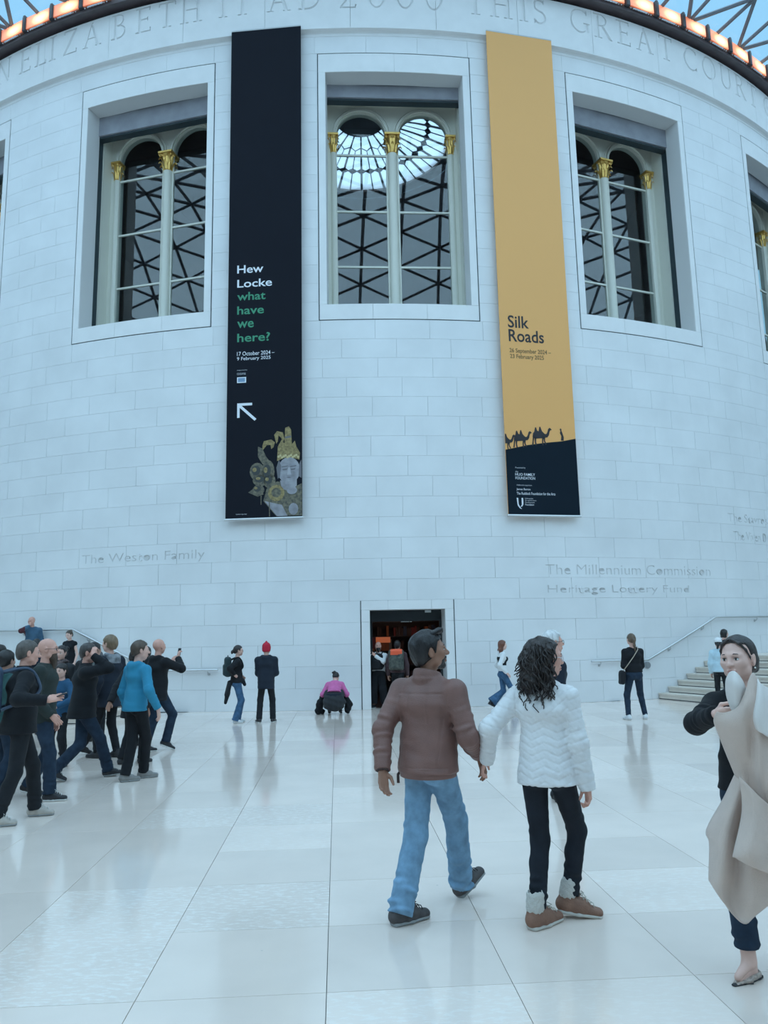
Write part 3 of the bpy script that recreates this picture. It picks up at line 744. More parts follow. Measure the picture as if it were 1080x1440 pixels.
# glass roof: triangulated steel net with panes
R0, R1 = DR + .35, DR + 38.0
def rz_(r):
    s = (r - R0)/(R1 - R0); return 21.62 + 5.4*max(0, math.sin(PI*min(1, s*1.02)))**1.6 * (1 - .25*s)
NS = 13; DT = 3.0
nodes = {}
radii = [R0 + (R1-R0)*(i/(NS-1)) for i in range(NS)]
def node(i, j2):                    # column i, half-steps j2 along the radius
    r = R0 + (R1-R0)*min(max(j2, 0), 2*(NS-1))/(2*(NS-1)); return cp(TH0 + i*DT, r, rz_(r))
roof = tag(empty('ceiling'), kind='structure')
bars = []; panes = []
for i in range(-30, 30):
    off = i % 2
    js = sorted(set([0] + list(range(off, 2*NS-1, 2)) + [2*(NS-1)]))
    for a, b in zip(js, js[1:]): bars.append((node(i, a), node(i, b), .065))
    if i == 29: break
    noff = (i+1) % 2
    js2 = sorted(set([0] + list(range(noff, 2*NS-1, 2)) + [2*(NS-1)]))
    for a in js:
        for b in js2:
            if abs(a-b) == 1: bars.append((node(i, a), node(i+1, b), .065))
    # triangles between the two columns
    ia = ib = 0
    while ia < len(js)-1 or ib < len(js2)-1:
        if ib == len(js2)-1 or (ia < len(js)-1 and js[ia+1] <= js2[ib+1]):
            panes.append((node(i, js[ia]), node(i, js[ia+1]), node(i+1, js2[ib]))); ia += 1
        else:
            panes.append((node(i, js[ia]), node(i+1, js2[ib+1]), node(i+1, js2[ib]))); ib += 1
def inframe(P):
    p = P - Vector((0, 0, EYE)); z = p.dot(_fw)
    if z < .5: return False
    x = 540 + F_PX*p.dot(_xr)/z; y = 720 - F_PX*p.dot(_yu)/z
    return -40 < x < 1120 and -40 < y < 1480
restm = MB()
for a, b, r in bars:
    if any(inframe(a.lerp(b, s)) for s in (0, .25, .5, .75, 1)):
        q = MB(); q.tube([a, b], r, 6); q.build('steel_bar', LATTICE, roof)
    else: restm.tube([a, b], .10, 4, False)
restm.build('far_steel_bars', LATTICE, roof, kind='stuff')
restp = MB(); up_ = Vector((0, 0, .09))
for tri in panes:
    if any(inframe(p) for p in tri):
        q = MB(); q.add([p + up_ for p in tri], [(0, 1, 2)]); q.build('glass_pane', GLASS_R, roof)
    else: restp.add([p + up_ for p in tri], [(0, 1, 2)])
restp.build('far_glass_panes', GLASS_R, roof, kind='stuff')
# court walls behind and beside the viewer
COURT = mat('court_stone', (.72, .69, .64), .8, noise=.05, nscale=.6, coord='World')
m = MB(); m.box((-30, -16.6, 0), (30, -16, 19.5)); tag(m.build('wall_back', COURT), kind='structure')
m = MB(); m.box((-30.6, -16.6, 0), (-30, 48, 19.5)); tag(m.build('wall_left', COURT), kind='structure')
m = MB(); m.box((30, -16.6, 0), (30.6, 48, 19.5)); tag(m.build('wall_right', COURT), kind='structure')

# ================================================================== STAIRS AND HANDRAILS
TREAD = mat('stair_stone', (.70, .63, .555), .6, noise=.05, nscale=3, coord='World', rand=.03)
STRIP = mat('painted_tread_shadow', (.10, .10, .10), .8)  # dark colour imitating the shadow lines under the treads
RISE, RUN = .162, .81
def stairs(sgn, label):
    o = thing('stone_staircase', label, 'stairs', cp(TH0 + sgn*17, DR + 1.4, 0))
    org = o.location.copy()
    for k in range(7):
        a = TH0 + sgn*(16.75 + RUN*k); e = TH0 + sgn*34
        m = MB(); cbox(m, min(a, e), max(a, e), DR + 2.9, DR + .012, k*RISE + .022, (k+1)*RISE - .006)
        a2 = a - sgn*.06; cbox(m, min(a2, a + sgn*1.5), max(a2, a + sgn*1.5), DR + 2.92, DR + .012, (k+1)*RISE - .045, (k+1)*RISE)
        m.v = [tuple(Vector(v) - org) for v in m.v]; m.build('step', TREAD, o)
        m = MB(); cbox(m, min(a, e), max(a, e), DR + 2.88, DR + .015, k*RISE, k*RISE + .022); m.v = [tuple(Vector(v) - org) for v in m.v]; m.build('riser_shade_strip', STRIP, o)  # solid dark strip painted as the shadow line at the riser foot
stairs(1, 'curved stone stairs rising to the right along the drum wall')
stairs(-1, 'curved stone stairs rising to the left behind the crowd')
def rail(sgn, label):
    pts = [(11.75, 1.06), (15.92, 1.06), (21.95, 2.19), (27.8, 2.2), (33.5, 2.2)]
    o = thing('handrail', label, 'handrail', cp(TH0 + sgn*12, DR + .09, 1.05)); org = o.location.copy()
    path = []
    for (t0, z0), (t1, z1) in zip(pts, pts[1:]):
        for i in range(12): s = i/12; path.append(cp(TH0 + sgn*(t0+(t1-t0)*s), DR + .095, z0+(z1-z0)*s))
    path.append(cp(TH0 + sgn*pts[-1][0], DR + .095, pts[-1][1]))
    m = MB(); m.tube(path, .03, 10); m.v = [tuple(Vector(v) - org) for v in m.v]; m.build('rail', STEEL, o, smooth=True)
    for t in (12.4, 17.8, 20.8, 26.2, 31):
        z = np.interp(t, [p[0] for p in pts], [p[1] for p in pts])
        m = MB(); q = cp(TH0 + sgn*t, DR + .095, z - .02); w_ = cp(TH0 + sgn*t, DR, z - .11)
        m.tube([q, cp(TH0 + sgn*t, DR + .09, z - .08), cp(TH0 + sgn*t, DR + .04, z - .11), w_], .011, 8); n2 = dirn(TH0 + sgn*t)
        m.tube([w_ - n2*.0, w_ + n2*.012], .035, 12)
        m.v = [tuple(Vector(v) - org) for v in m.v]; m.build('bracket', STEEL, o, smooth=False)
rail(1, 'steel handrail rising beside the right-hand stairs')
rail(-1, 'steel handrail on the left wall behind the crowd')
m = MB(); n2 = dirn(18.35); p0 = cp(18.35, DR, .915)
m.tube([p0, p0 + n2*.07], .088, 20); m.tube([p0 + n2*.07, p0 + n2*.085], .07, 20)
m.v = [tuple(Vector(v) - p0) for v in m.v]
tag(m.build('door_push_plate', mat('grey_metal', (.36, .38, .40), .4, metal=.5), loc=p0), 'small round grey push plate on the wall beneath the right handrail', 'push plate')

# ================================================================== BANNERS
def banner(th, name, label, u0, u1, z0, z1, m):
    o = thing(name, label, 'banner', cp(th, DR + .2, z0))
    fn = plane_fn(th, .2); org = o.location.copy()
    def put(mb, nm, mm, parent=None):
        mb.v = [tuple(Vector(v) - org) for v in mb.v]; return mb.build(nm, mm, parent or o)
    q = MB(); q.hexa([fn(u0,z0,0), fn(u1,z0,0), fn(u1,z0,.03), fn(u0,z0,.03), fn(u0,z1,0), fn(u1,z1,0), fn(u1,z1,.03), fn(u0,z1,.03)]); put(q, 'panel', m)
    q = MB(); q.tube([fn(u0-.03, z0-.02, .015), fn(u1+.03, z0-.02, .015)], .035, 10); put(q, 'bottom_bar', STEEL)
    q = MB(); q.tube([fn(u0, z1+.02, .015), fn(u1, z1+.02, .015)], .025, 8); put(q, 'top_bar', STEEL)
    for u in (u0 + .15, u1 - .15):
        q = MB(); q.tube([fn(u, z1-.1, .03), fn(u, z1-.1, .1)], .02, 6); put(q, 'wall_fixing', STEEL)
    def text(s, a, b, c, d, m, nm='lettering'):
        me = fit_text(s, fn, a, b, c, d, 0.0, -.004, bold=.014 if d - c > .15 else .004)
        
        co = np.empty(len(me.vertices)*3); me.vertices.foreach_get('co', co); co = co.reshape(-1, 3) - np.array(org); me.vertices.foreach_set('co', co.ravel())
        me.materials.clear(); me.materials.append(m); ob = link(nm, me, o); return ob
    def poly(pts, m, nm, d=-.004):
        q = MB(); q.prism(pts, fn, d, d + .003); return put(q, nm, m)
    return o, fn, put, text, poly
BK = mat('banner_black', (.011, .013, .020), .75, spec=.12)
YL = mat('banner_ochre', (.88, .44, .14), .55)
GRN = mat('print_green', (.05, .30, .17), .6)
NAVY = mat('print_navy', (.008, .016, .026), .75, spec=.12)
INK = mat('print_ink', (.02, .016, .02), .5)
BROWN = mat('print_brown', (.20, .12, .04), .6)
GREYP = mat('print_grey', (.55, .58, .62), .6)
BLUEP = mat('print_blue', (.20, .33, .50), .6)
o, fnb, put, text, poly = banner(TH0 - 9, 'banner', 'tall black exhibition banner with white and green lettering', -.97, 1.09, 4.97, 19.46, BK)
for s, a, b, c, d, mm in [('Hew', -.722, .02, 11.87, 12.109, WHITEP), ('Locke', -.717, .265, 11.45, 11.684, WHITEP), ('what', -.713, .084, 11.069, 11.308, GRN), ('have', -.709, .041, 10.66, 10.903, GRN),
                          ('we', -.705, -.241, 10.27, 10.46, GRN), ('here?', -.70, .214, 9.862, 10.112, GRN), ('17 October 2024 –', -.702, .339, 9.47, 9.585, WHITEP), ('9 February 2025', -.701, .233, 9.31, 9.435, WHITEP),
                          ('Supported by', -.697, -.41, 9.04, 9.075, GREYP), ('HOBBS', -.696, -.455, 8.925, 8.985, GREYP), ('American Friends', -.683, -.393, 5.065, 5.10, GREYP)]:
    if s == 'HOBBS': s = 'COCKAYNE'
    if s == 'American Friends': s = 'Exhibition image detail'
    text(s, a, b, c, d, mm)
poly([(-.694, 8.70), (-.442, 8.70), (-.442, 8.86), (-.694, 8.86)], WHITEP, 'logo_box')
poly([(-.665, 8.725), (-.471, 8.725), (-.471, 8.835), (-.665, 8.835)], BLUEP, 'logo_block', -.008)
text('Foundation', -.655, -.481, 8.79, 8.825, WHITEP); text('for Arts', -.655, -.53, 8.74, 8.775, WHITEP)
poly([(-.682, 8.125), (-.269, 8.125), (-.269, 8.055), (-.562, 8.055), (-.15, 7.67), (-.20, 7.62), (-.612, 8.0), (-.612, 7.72), (-.682, 7.72)], WHITEP, 'arrow')
# printed image: a generic crowned silver bust with ornate gilt pieces
SILV = mat('print_silver', (.30, .30, .33), .5, noise=.25, nscale=6); SILD = mat('print_silver_dark', (.15, .15, .17), .5)
ORN = mat('print_ornament', (.21, .19, .13), .5, noise=.6, nscale=14, col2=(.05, .05, .045)); OGD = mat('print_gilt', (.38, .30, .13), .5, noise=.5, nscale=16, col2=(.16, .12, .05))
ell_ = lambda cx, cz, rx, rz, a0=0, a1=360, n=20: [(cx + rx*math.cos(RAD(a0+(a1-a0)*i/n)), cz + rz*math.sin(RAD(a0+(a1-a0)*i/n))) for i in range(n)]
UX = 1.085
poly([(.40, 5.0), (.05, 5.42), (.14, 5.75), (.42, 5.93), (.62, 5.90), (.85, 5.75), (UX, 5.86), (UX, 5.0)], ORN, 'bust_shoulders', -.004)
poly([(.08, 5.42), (.42, 5.0), (.70, 5.0), (.55, 5.30), (.3, 5.36)], SILV, 'bust_drape', -.006)
poly([(.50, 5.95), (.55, 5.72), (.78, 5.66), (.95, 5.80), (.95, 6.05)], SILV, 'bust_neck', -.007)
poly(ell_(.74, 6.22, .30, .36), SILV, 'bust_face', -.009)
for cx in (.63, .85): poly([(cx-.07, 6.26), (cx+.07, 6.27), (cx+.05, 6.23), (cx-.05, 6.22)], SILD, 'bust_eye', -.012)
for cx in (.63, .86): poly([(cx-.09, 6.33), (cx+.08, 6.35), (cx+.08, 6.325), (cx-.08, 6.30)], SILD, 'bust_brow', -.012)
poly([(.72, 6.30), (.69, 6.10), (.80, 6.10), (.765, 6.30)], mat('print_silver_light', (.42, .42, .46), .5), 'bust_nose', -.012)
poly([(.66, 6.03), (.74, 6.045), (.82, 6.03), (.74, 6.01)], SILD, 'bust_mouth', -.012)
poly([(.44, 6.0), (.40, 6.3), (.47, 6.52), (.53, 6.35), (.50, 6.05)], SILD, 'bust_hair', -.010); poly([(1.0, 6.05), (1.02, 6.4), (1.08, 6.5), (1.08, 6.0)], SILD, 'bust_hair', -.010)
poly([(.42, 6.48), (.60, 6.56), (.80, 6.57), (1.02, 6.50), (1.04, 6.68), (.94, 6.86), (.90, 7.02), (.82, 6.92), (.80, 7.32), (.74, 7.42), (.64, 7.38), (.62, 6.95), (.54, 7.05), (.44, 6.88)], OGD, 'bust_crown', -.012)
poly([(.64, 7.14), (.80, 7.16), (.80, 7.11), (.64, 7.09)], SILD, 'crown_band', -.015)
for i in range(12): poly(ell_(.46 + .048*i, 6.60 + .03*math.sin(i*2.1), .03, .035, n=8), mat('print_pearl', (.55, .47, .25), .4), 'crown_stud', -.015)
poly([(.40, 6.95), (.34, 7.20), (.42, 7.30), (.58, 7.26), (.62, 7.08), (.56, 6.94), (.54, 7.10), (.46, 7.18), (.44, 7.02)], OGD, 'crown_scroll', -.016)
poly([(.02, 6.92), (.06, 7.04), (.26, 7.08), (.36, 7.00), (.32, 6.86), (.26, 6.82), (.24, 6.93), (.14, 6.93), (.02, 6.78)], OGD, 'ornament_scroll', -.008)
poly([(-.10, 6.90), (.02, 6.84), (.12, 6.62), (.22, 6.48), (.14, 6.36), (.02, 6.42), (-.10, 6.62)], ORN, 'ornament_plume', -.008)
for (cx, cz, rx, rz) in [(-.12, 6.22, .20, .24), (-.02, 5.98, .22, .16), (.18, 6.20, .17, .32), (.22, 5.95, .16, .2), (-.08, 5.72, .16, .14)]:
    poly(ell_(cx, cz, rx, rz, n=16), ORN, 'ornament_shell', -.006)
    poly(ell_(cx-.03, cz+.03, rx*.6, rz*.55, n=14), mat('print_shell_dark', (.045, .05, .05), .5), 'ornament_hollow', -.009)
    poly(ell_(cx-.07, cz+.05, rx*.3, rz*.25, n=10), OGD, 'ornament_boss', -.011)
poly([(-.36, 5.66), (-.10, 5.84), (.06, 5.60), (-.10, 5.54)], ORN, 'ornament_leaf', -.008)
poly(ell_(.40, 5.62, .22, .22, n=18), OGD, 'breast_medal', -.010); poly(ell_(.40, 5.63, .13, .13, n=14), ORN, 'breast_medal_centre', -.013)
poly(ell_(.82, 5.68, .14, .11, n=12), SILV, 'brooch', -.012); poly(ell_(.86, 5.18, .13, .16, n=12), SILV, 'brooch', -.012)
poly([(.20, 5.45), (.225, 5.45), (.235, 5.0), (.21, 5.0)], ORN, 'ornament_chain', -.009); poly([(-.02, 5.56), (.01, 5.56), (.0, 5.32), (-.02, 5.32)], ORN, 'ornament_tassel', -.009)

o, fnb, put, text, poly = banner(TH0 + 9, 'banner', 'tall ochre yellow banner with a black camel caravan', -1.05, 1.02, 4.97, 19.49, YL)
for s, a, b, c, d, mm in [('Silk', -.809, -.188, 10.235, 10.60, INK), ('Roads', -.803, .242, 9.83, 10.19, INK), ('26 September 2024 –', -.80, .43, 9.475, 9.64, BROWN), ('23 February 2025', -.79, .21, 9.31, 9.47, BROWN)]: text(s, a, b, c, d, mm)
poly([(-1.05, 4.972), (1.02, 4.972), (1.02, 7.12), (.6, 7.03), (.1, 6.97), (-.4, 6.89), (-1.05, 6.74)], NAVY, 'printed_dune', -.003)
for s, a, b, c, d in [('Presented by', -.794, -.504, 6.22, 6.275), ('the', -.80, -.72, 6.12, 6.165), ('HUO FAMILY', -.805, -.237, 6.03, 6.105), ('FOUNDATION', -.805, -.24, 5.93, 6.005), ('Additional supporters', -.784, -.344, 5.745, 5.795),
                      ('James Bartos', -.79, -.39, 5.62, 5.69), ('The Ruddock Foundation for the Arts', -.79, .322, 5.51, 5.585), ('Unwin', -.56, -.33, 5.39, 5.43), ('for applied culture', -.56, -.24, 5.33, 5.375), ('Development', -.56, -.29, 5.275, 5.32), ('Foundation', -.56, -.31, 5.22, 5.265)]: text(s, a, b, c, d, WHITEP if s[0] in 'JTHF' else GREYP)
poly([(-.80, 5.424), (-.755, 5.424), (-.75, 5.25), (-.70, 5.16), (-.66, 5.12), (-.72, 5.14), (-.78, 5.22)], WHITEP, 'logo_stroke', -.006); poly([(-.66, 5.424), (-.613, 5.424), (-.615, 5.25), (-.65, 5.19), (-.70, 5.18), (-.66, 5.24)], WHITEP, 'logo_stroke', -.006)
def camel(x, z, s, cutx=None):
    body = [(0,.35),(.03,.52),(.10,.60),(.15,.78),(.20,.80),(.26,.64),(.33,.62),(.38,.82),(.43,.83),(.50,.64),(.58,.56),(.66,.50),(.74,.52),(.80,.62),(.84,.74),(.92,.80),(1.0,.74),(1.02,.70),(.94,.68),(.90,.60),(.86,.46),(.78,.36),(.66,.34),(.58,.32),(.30,.30),(.12,.28)]
    for pl in (body, [(.02,.40),(.10,.40),(.05,.16),(.02,-.02),(-.05,-.02),(-.01,.18)], [(.10,.36),(.20,.36),(.17,.14),(.20,-.01),(.13,-.01),(.10,.16)], [(.50,.36),(.58,.36),(.54,.16),(.56,.0),(.49,.0),(.48,.16)], [(.56,.38),(.66,.38),(.64,.20),(.72,.05),(.66,.02),(.58,.18)]):
        pts = [(max(x + s*p, -1.05), z + s*q*1.12) for p, q in pl]
        poly(pts, INK, 'printed_camel', -.006)
camel(-1.22, 6.76, .46); camel(-.80, 6.82, .52); camel(-.25, 6.90, .56)
poly([(.58, 7.05), (.60, 7.18), (.56, 7.26), (.58, 7.33), (.56, 7.36), (.585, 7.40), (.615, 7.37), (.61, 7.33), (.64, 7.25), (.67, 7.14), (.66, 7.05)], INK, 'printed_walker', -.006)
# ================================================================== FIGURES: smooth implicit surfaces, meshed by surface nets
V3 = lambda *a: np.array(a, dtype=np.float64)
def nrm(v):
    v = np.asarray(v, float); return v / (np.linalg.norm(v) + 1e-12)
class Field:
    def __init__(s, vox): s.v = vox; s.p = []; s.post = []
    def put(s, fn, lo, hi, k, op): s.p.append((fn, np.asarray(lo, float), np.asarray(hi, float), k, op))
    def cone(s, a, b, ra, rb, k=.02, op='u', wr=None):
        a = np.asarray(a, float); b = np.asarray(b, float); ab = b - a; L2 = ab @ ab + 1e-12; L = math.sqrt(L2)
        d_ = ab / L; e1 = nrm(np.cross(d_, [0.31, 0.9, 0.2])); e2 = np.cross(d_, e1)
        def fn(X, Y, Z):
            x, y, z = X - a[0], Y - a[1], Z - a[2]
            t = np.clip((x*ab[0] + y*ab[1] + z*ab[2]) / L2, 0, 1)
            d = np.sqrt((x - t*ab[0])**2 + (y - t*ab[1])**2 + (z - t*ab[2])**2) - (ra + t*(rb-ra))
            if wr:
                amp, lam, c, w, ph = wr
                th = np.arctan2(x*e2[0] + y*e2[1] + z*e2[2], x*e1[0] + y*e1[1] + z*e1[2])
                q = 2*PI*t*L/lam; d = d - amp * (.6*np.sin(q + 2.2*np.sin(th + ph) + 1.1*np.sin(2*th + 2*ph)) + .55*np.sin(.57*q + 1.4*np.sin(th*1 - ph*1.7) + ph)) * (.45 + .55*np.sin(th + 2.3*ph + .35*q)) * np.exp(-((t-c)/w)**2)
            return d
        r = max(ra, rb) + (wr[0] if wr else 0); s.put(fn, np.minimum(a, b) - r, np.maximum(a, b) + r, k, op)
    def ell(s, a, b, right, ra, rb, k=.03, op='u', cap=1.0, wr=None):
        """tapered elliptic segment a->b; ra=(rx, ry) at a, rb at b; right = direction of rx"""
        a = np.asarray(a, float); b = np.asarray(b, float); ab = b - a; L = np.linalg.norm(ab); w = ab / (L + 1e-12)
        u = nrm(np.asarray(right, float) - w * (np.asarray(right, float) @ w)); v = np.cross(w, u)
        cp_ = min(min(ra), min(rb)) * cap
        def fn(X, Y, Z):
            x, y, z = X - a[0], Y - a[1], Z - a[2]
            h = x*w[0] + y*w[1] + z*w[2]; t = np.clip(h / L, 0, 1)
            rx = ra[0] + t*(rb[0]-ra[0]); ry = ra[1] + t*(rb[1]-ra[1])
            pu = x*u[0] + y*u[1] + z*u[2]; pv = x*v[0] + y*v[1] + z*v[2]; pw = h - t*L
            q = np.sqrt((pu/rx)**2 + (pv/ry)**2 + (pw/cp_)**2)
            d = (q - 1) * np.minimum(rx, ry)
            if wr:
                amp, lam, ph = wr
                th = np.arctan2(pv, pu); q = 2*PI*h/lam; d = d - amp*(.6*np.sin(q + 1.9*np.sin(th + ph) + 1.1*np.sin(2*th + 2*ph)) + .6*np.sin(.53*q + 2*th + ph*2.1))*(.5 + .5*np.sin(2*th + ph + .4*q))
            return d
        r = max(max(ra), max(rb)) + cp_*0 + .01
        s.put(fn, np.minimum(a, b) - r, np.maximum(a, b) + r, k, op)
    def blob(s, c, r, k=.02, op='u', R=None):
        c = np.asarray(c, float); r = np.asarray(r if hasattr(r, '__len__') else (r, r, r), float)
        R = np.eye(3) if R is None else np.asarray(R)       # columns: local axes
        def fn(X, Y, Z):
            x, y, z = X - c[0], Y - c[1], Z - c[2]
            q = 0
            for i in range(3): q = q + ((x*R[0, i] + y*R[1, i] + z*R[2, i]) / r[i])**2
            return (np.sqrt(q) - 1) * r.min()
        m = r.max(); s.put(fn, c - m, c + m, k, op)
    def slab(s, c, R, half, rad, k=.01, op='u'):
        c = np.asarray(c, float); R = np.asarray(R); h = np.asarray(half, float) - rad
        def fn(X, Y, Z):
            x, y, z = X - c[0], Y - c[1], Z - c[2]; o = 0; ins = -1e9
            for i in range(3):
                q = np.abs(x*R[0, i] + y*R[1, i] + z*R[2, i]) - h[i]; o = o + np.maximum(q, 0)**2; ins = np.maximum(ins, q)
            return np.sqrt(o) + np.minimum(ins, 0) - rad
        m = np.linalg.norm(half); s.put(fn, c - m, c + m, k, op)
    def cut(s, p, n, lo, hi, k=.004):
        """keep the side opposite to n"""
        p = np.asarray(p, float); n = nrm(n)
        def fn(X, Y, Z): return -((X-p[0])*n[0] + (Y-p[1])*n[1] + (Z-p[2])*n[2])
        s.put(fn, lo, hi, k, 's')
    def mesh(s):
        v = s.v
        un = [p for p in s.p if p[4] == 'u']
        lo = np.min([p[1] for p in un], 0) - 3*v; hi = np.max([p[2] for p in un], 0) + 3*v
        n = np.ceil((hi - lo)/v).astype(int) + 1
        ax = [(lo[i] + v*np.arange(n[i])).astype(np.float32) for i in range(3)]
        val = np.full(n, .2, np.float32)
        for fn, l, h, k, op in s.p:
            pad = k + 2.5*v
            i0 = np.clip(np.floor((l - pad - lo)/v).astype(int), 0, n); i1 = np.clip(np.ceil((h + pad - lo)/v).astype(int) + 1, 0, n)
            if (i1 <= i0).any(): continue
            sl = tuple(slice(i0[i], i1[i]) for i in range(3))
            X = ax[0][sl[0]][:, None, None]; Y = ax[1][sl[1]][None, :, None]; Z = ax[2][sl[2]][None, None, :]
            d = fn(X, Y, Z).astype(np.float32); A = val[sl]
            if op == 's': d = -d
            kk = max(k, 1e-5); hh = np.maximum(kk - np.abs(A - d), 0)/kk
            val[sl] = (np.minimum(A, d) - hh*hh*kk/4) if op == 'u' else (np.maximum(A, d) + hh*hh*kk/4)
        for fn in s.post:
            m = np.abs(val) < 4*v + .03
            I = np.nonzero(m)
            val[I] += fn(ax[0][I[0]], ax[1][I[1]], ax[2][I[2]]).astype(np.float32)
        return nets(val, lo, v)
def nets(val, lo, v):
    ins = val < 0; n = np.array(val.shape)
    c = [ins[i:n[0]-1+i, j:n[1]-1+j, k:n[2]-1+k] for i in (0, 1) for j in (0, 1) for k in (0, 1)]
    cnt = sum(x.astype(np.int8) for x in c); mix = (cnt > 0) & (cnt < 8)
    I = np.array(np.nonzero(mix)).T
    if len(I) == 0: return np.zeros((0, 3)), np.zeros((0, 4), int)
    idm = np.full(mix.shape, -1, np.int32); idm[mix] = np.arange(len(I))
    acc = np.zeros((len(I), 3)); num = np.zeros(len(I))
    off = [np.array((i, j, k)) for i in (0, 1) for j in (0, 1) for k in (0, 1)]
    cv = [val[I[:, 0]+o[0], I[:, 1]+o[1], I[:, 2]+o[2]].astype(np.float64) for o in off]
    for a in range(8):
        for b in range(a+1, 8):
            if np.abs(off[a]-off[b]).sum() != 1: continue
            x = (cv[a] < 0) != (cv[b] < 0)
            t = cv[a][x]/(cv[a][x]-cv[b][x]); acc[x] += off[a] + t[:, None]*(off[b]-off[a]); num[x] += 1
    P = lo + (I + acc/num[:, None])*v
    F = []
    for axn in range(3):
        o1, o2 = [(1, 2), (2, 0), (0, 1)][axn]
        sl0 = [slice(1, n[i]-1) for i in range(3)]; sl1 = list(sl0)
        sl0[axn] = slice(0, n[axn]-1); sl1[axn] = slice(1, n[axn])
        a = ins[tuple(sl0)]; b = ins[tuple(sl1)]
        for flip, m in ((False, a & ~b), (True, ~a & b)):
            J = np.array(np.nonzero(m)).T
            if len(J) == 0: continue
            base = J.copy()
            for i in range(3):
                if i != axn: base[:, i] += 1
            def g(d1, d2):
                q = base.copy(); q[:, o1] -= d1; q[:, o2] -= d2; return idm[q[:, 0], q[:, 1], q[:, 2]]
            quad = np.stack([g(1, 1), g(0, 1), g(0, 0), g(1, 0)], 1)
            F.append(quad[:, ::-1] if flip else quad)
    return P, np.concatenate(F)
def merged(parts, k, planes):
    """several primitives of a scratch Field as one: smooth union, then trimmed by planes (p, n), touching nothing else"""
    fns = [q[0] for q in parts.p]; lo = np.min([q[1] for q in parts.p], 0); hi = np.max([q[2] for q in parts.p], 0)
    def fn(X, Y, Z):
        d = fns[0](X, Y, Z)
        for g in fns[1:]:
            e = g(X, Y, Z); h = np.maximum(k - np.abs(d - e), 0)/k; d = np.minimum(d, e) - h*h*k/4
        for p, n in planes: d = np.maximum(d, (X-p[0])*n[0] + (Y-p[1])*n[1] + (Z-p[2])*n[2])
        return d
    return fn, lo, hi
class Geo:
    """collects (verts, quads/faces, material index) pieces of one mesh"""
    def __init__(s): s.P = []; s.F = []; s.M = []; s.n = 0
    def add(s, P, F, mi=0):
        P = np.asarray(P, float)
        if len(P) == 0: return s
        s.P.append(P); 
        if isinstance(F, np.ndarray): s.F += (F + s.n).tolist()
        else: s.F += [[i + s.n for i in f] for f in F]
        s.M += list(mi) if hasattr(mi, '__len__') else [mi]*len(F)
        s.n += len(P); return s
    def mb(s, m, mi=0): return s.add(np.array([tuple(v) for v in m.v]), m.f, mi)
    def build(s, name, mats, parent=None, loc=None, rz=0.0):
        me = bpy.data.meshes.new(name)
        if s.n:
            P = np.concatenate(s.P)
            me.vertices.add(len(P)); me.vertices.foreach_set('co', P.ravel())
            lens = np.array([len(f) for f in s.F]); me.loops.add(int(lens.sum())); me.loops.foreach_set('vertex_index', np.concatenate([np.asarray(f) for f in s.F]).astype(np.int32))
            me.polygons.add(len(s.F)); me.polygons.foreach_set('loop_start', np.concatenate([[0], np.cumsum(lens)[:-1]]).astype(np.int32))
            for m in mats: me.materials.append(m)
            me.polygons.foreach_set('material_index', np.array(s.M, np.int32)); me.polygons.foreach_set('use_smooth', np.ones(len(s.F), bool))
            me.update(calc_edges=True); me.validate()
        o = bpy.data.objects.new(name, me); COL.objects.link(o)
        if parent: o.parent = parent
        if loc is not None: o.location = loc; o.rotation_euler = (0, 0, rz)
        return o

# ------------------------------------------------------------------ cloth, skin, hair materials
SKIN = {}
def skin(tone):
    if tone not in SKIN:
        c = dict(fair=(.72, .44, .36), pale=(.80, .52, .44), warm=(.58, .34, .26), brown=(.33, .17, .115), ruddy=(.70, .38, .30))[tone]
        SKIN[tone] = (mat('skin_' + tone, c, .5, noise=.06, nscale=18, spec=.35), mat('lips_' + tone, (c[0]*.78, c[1]*.60, c[2]*.62), .42), )
    return SKIN[tone]
EYEW = mat('eye_white', (.78, .76, .74), .25); IRIS = mat('eye_iris', (.035, .02, .015), .15); LASH = mat('eyelash', (.012, .01, .01), .7)
def hairm(c):
    nm = 'hair_%d_%d_%d' % tuple(int(x*999) for x in c)
    return mat(nm, c, .42, noise=.35, nscale=26, bump=.5, bscale=120, stretch=(1, 1, .25))
def cloth(name, c, rough=.82, bump=.25, bs=180, noise=.10, ns=9, sheen=.03): return mat('cloth_' + name, c, rough, noise=noise, nscale=ns, bump=bump, bscale=bs, sheen=sheen, spec=.3)

def rotz(a): c, s = math.cos(a), math.sin(a); return np.array([[c, -s, 0], [s, c, 0], [0, 0, 1.]])
def rotx(a): c, s = math.cos(a), math.sin(a); return np.array([[1., 0, 0], [0, c, -s], [0, s, c]])
def roty(a): c, s = math.cos(a), math.sin(a); return np.array([[c, 0, s], [0, 1., 0], [-s, 0, c]])
def ik(root, tgt, l1, l2, pole):
    d = tgt - root; L = np.linalg.norm(d); mx = (l1+l2)*.998
    if L > mx: tgt = root + d/L*mx; d = tgt-root; L = mx
    x = (l1*l1 - l2*l2 + L*L)/(2*L); h = math.sqrt(max(l1*l1 - x*x, 0)); u = d/L
    p = np.asarray(pole, float); p = nrm(p - u*(p @ u))
    return root + u*x + p*h, tgt

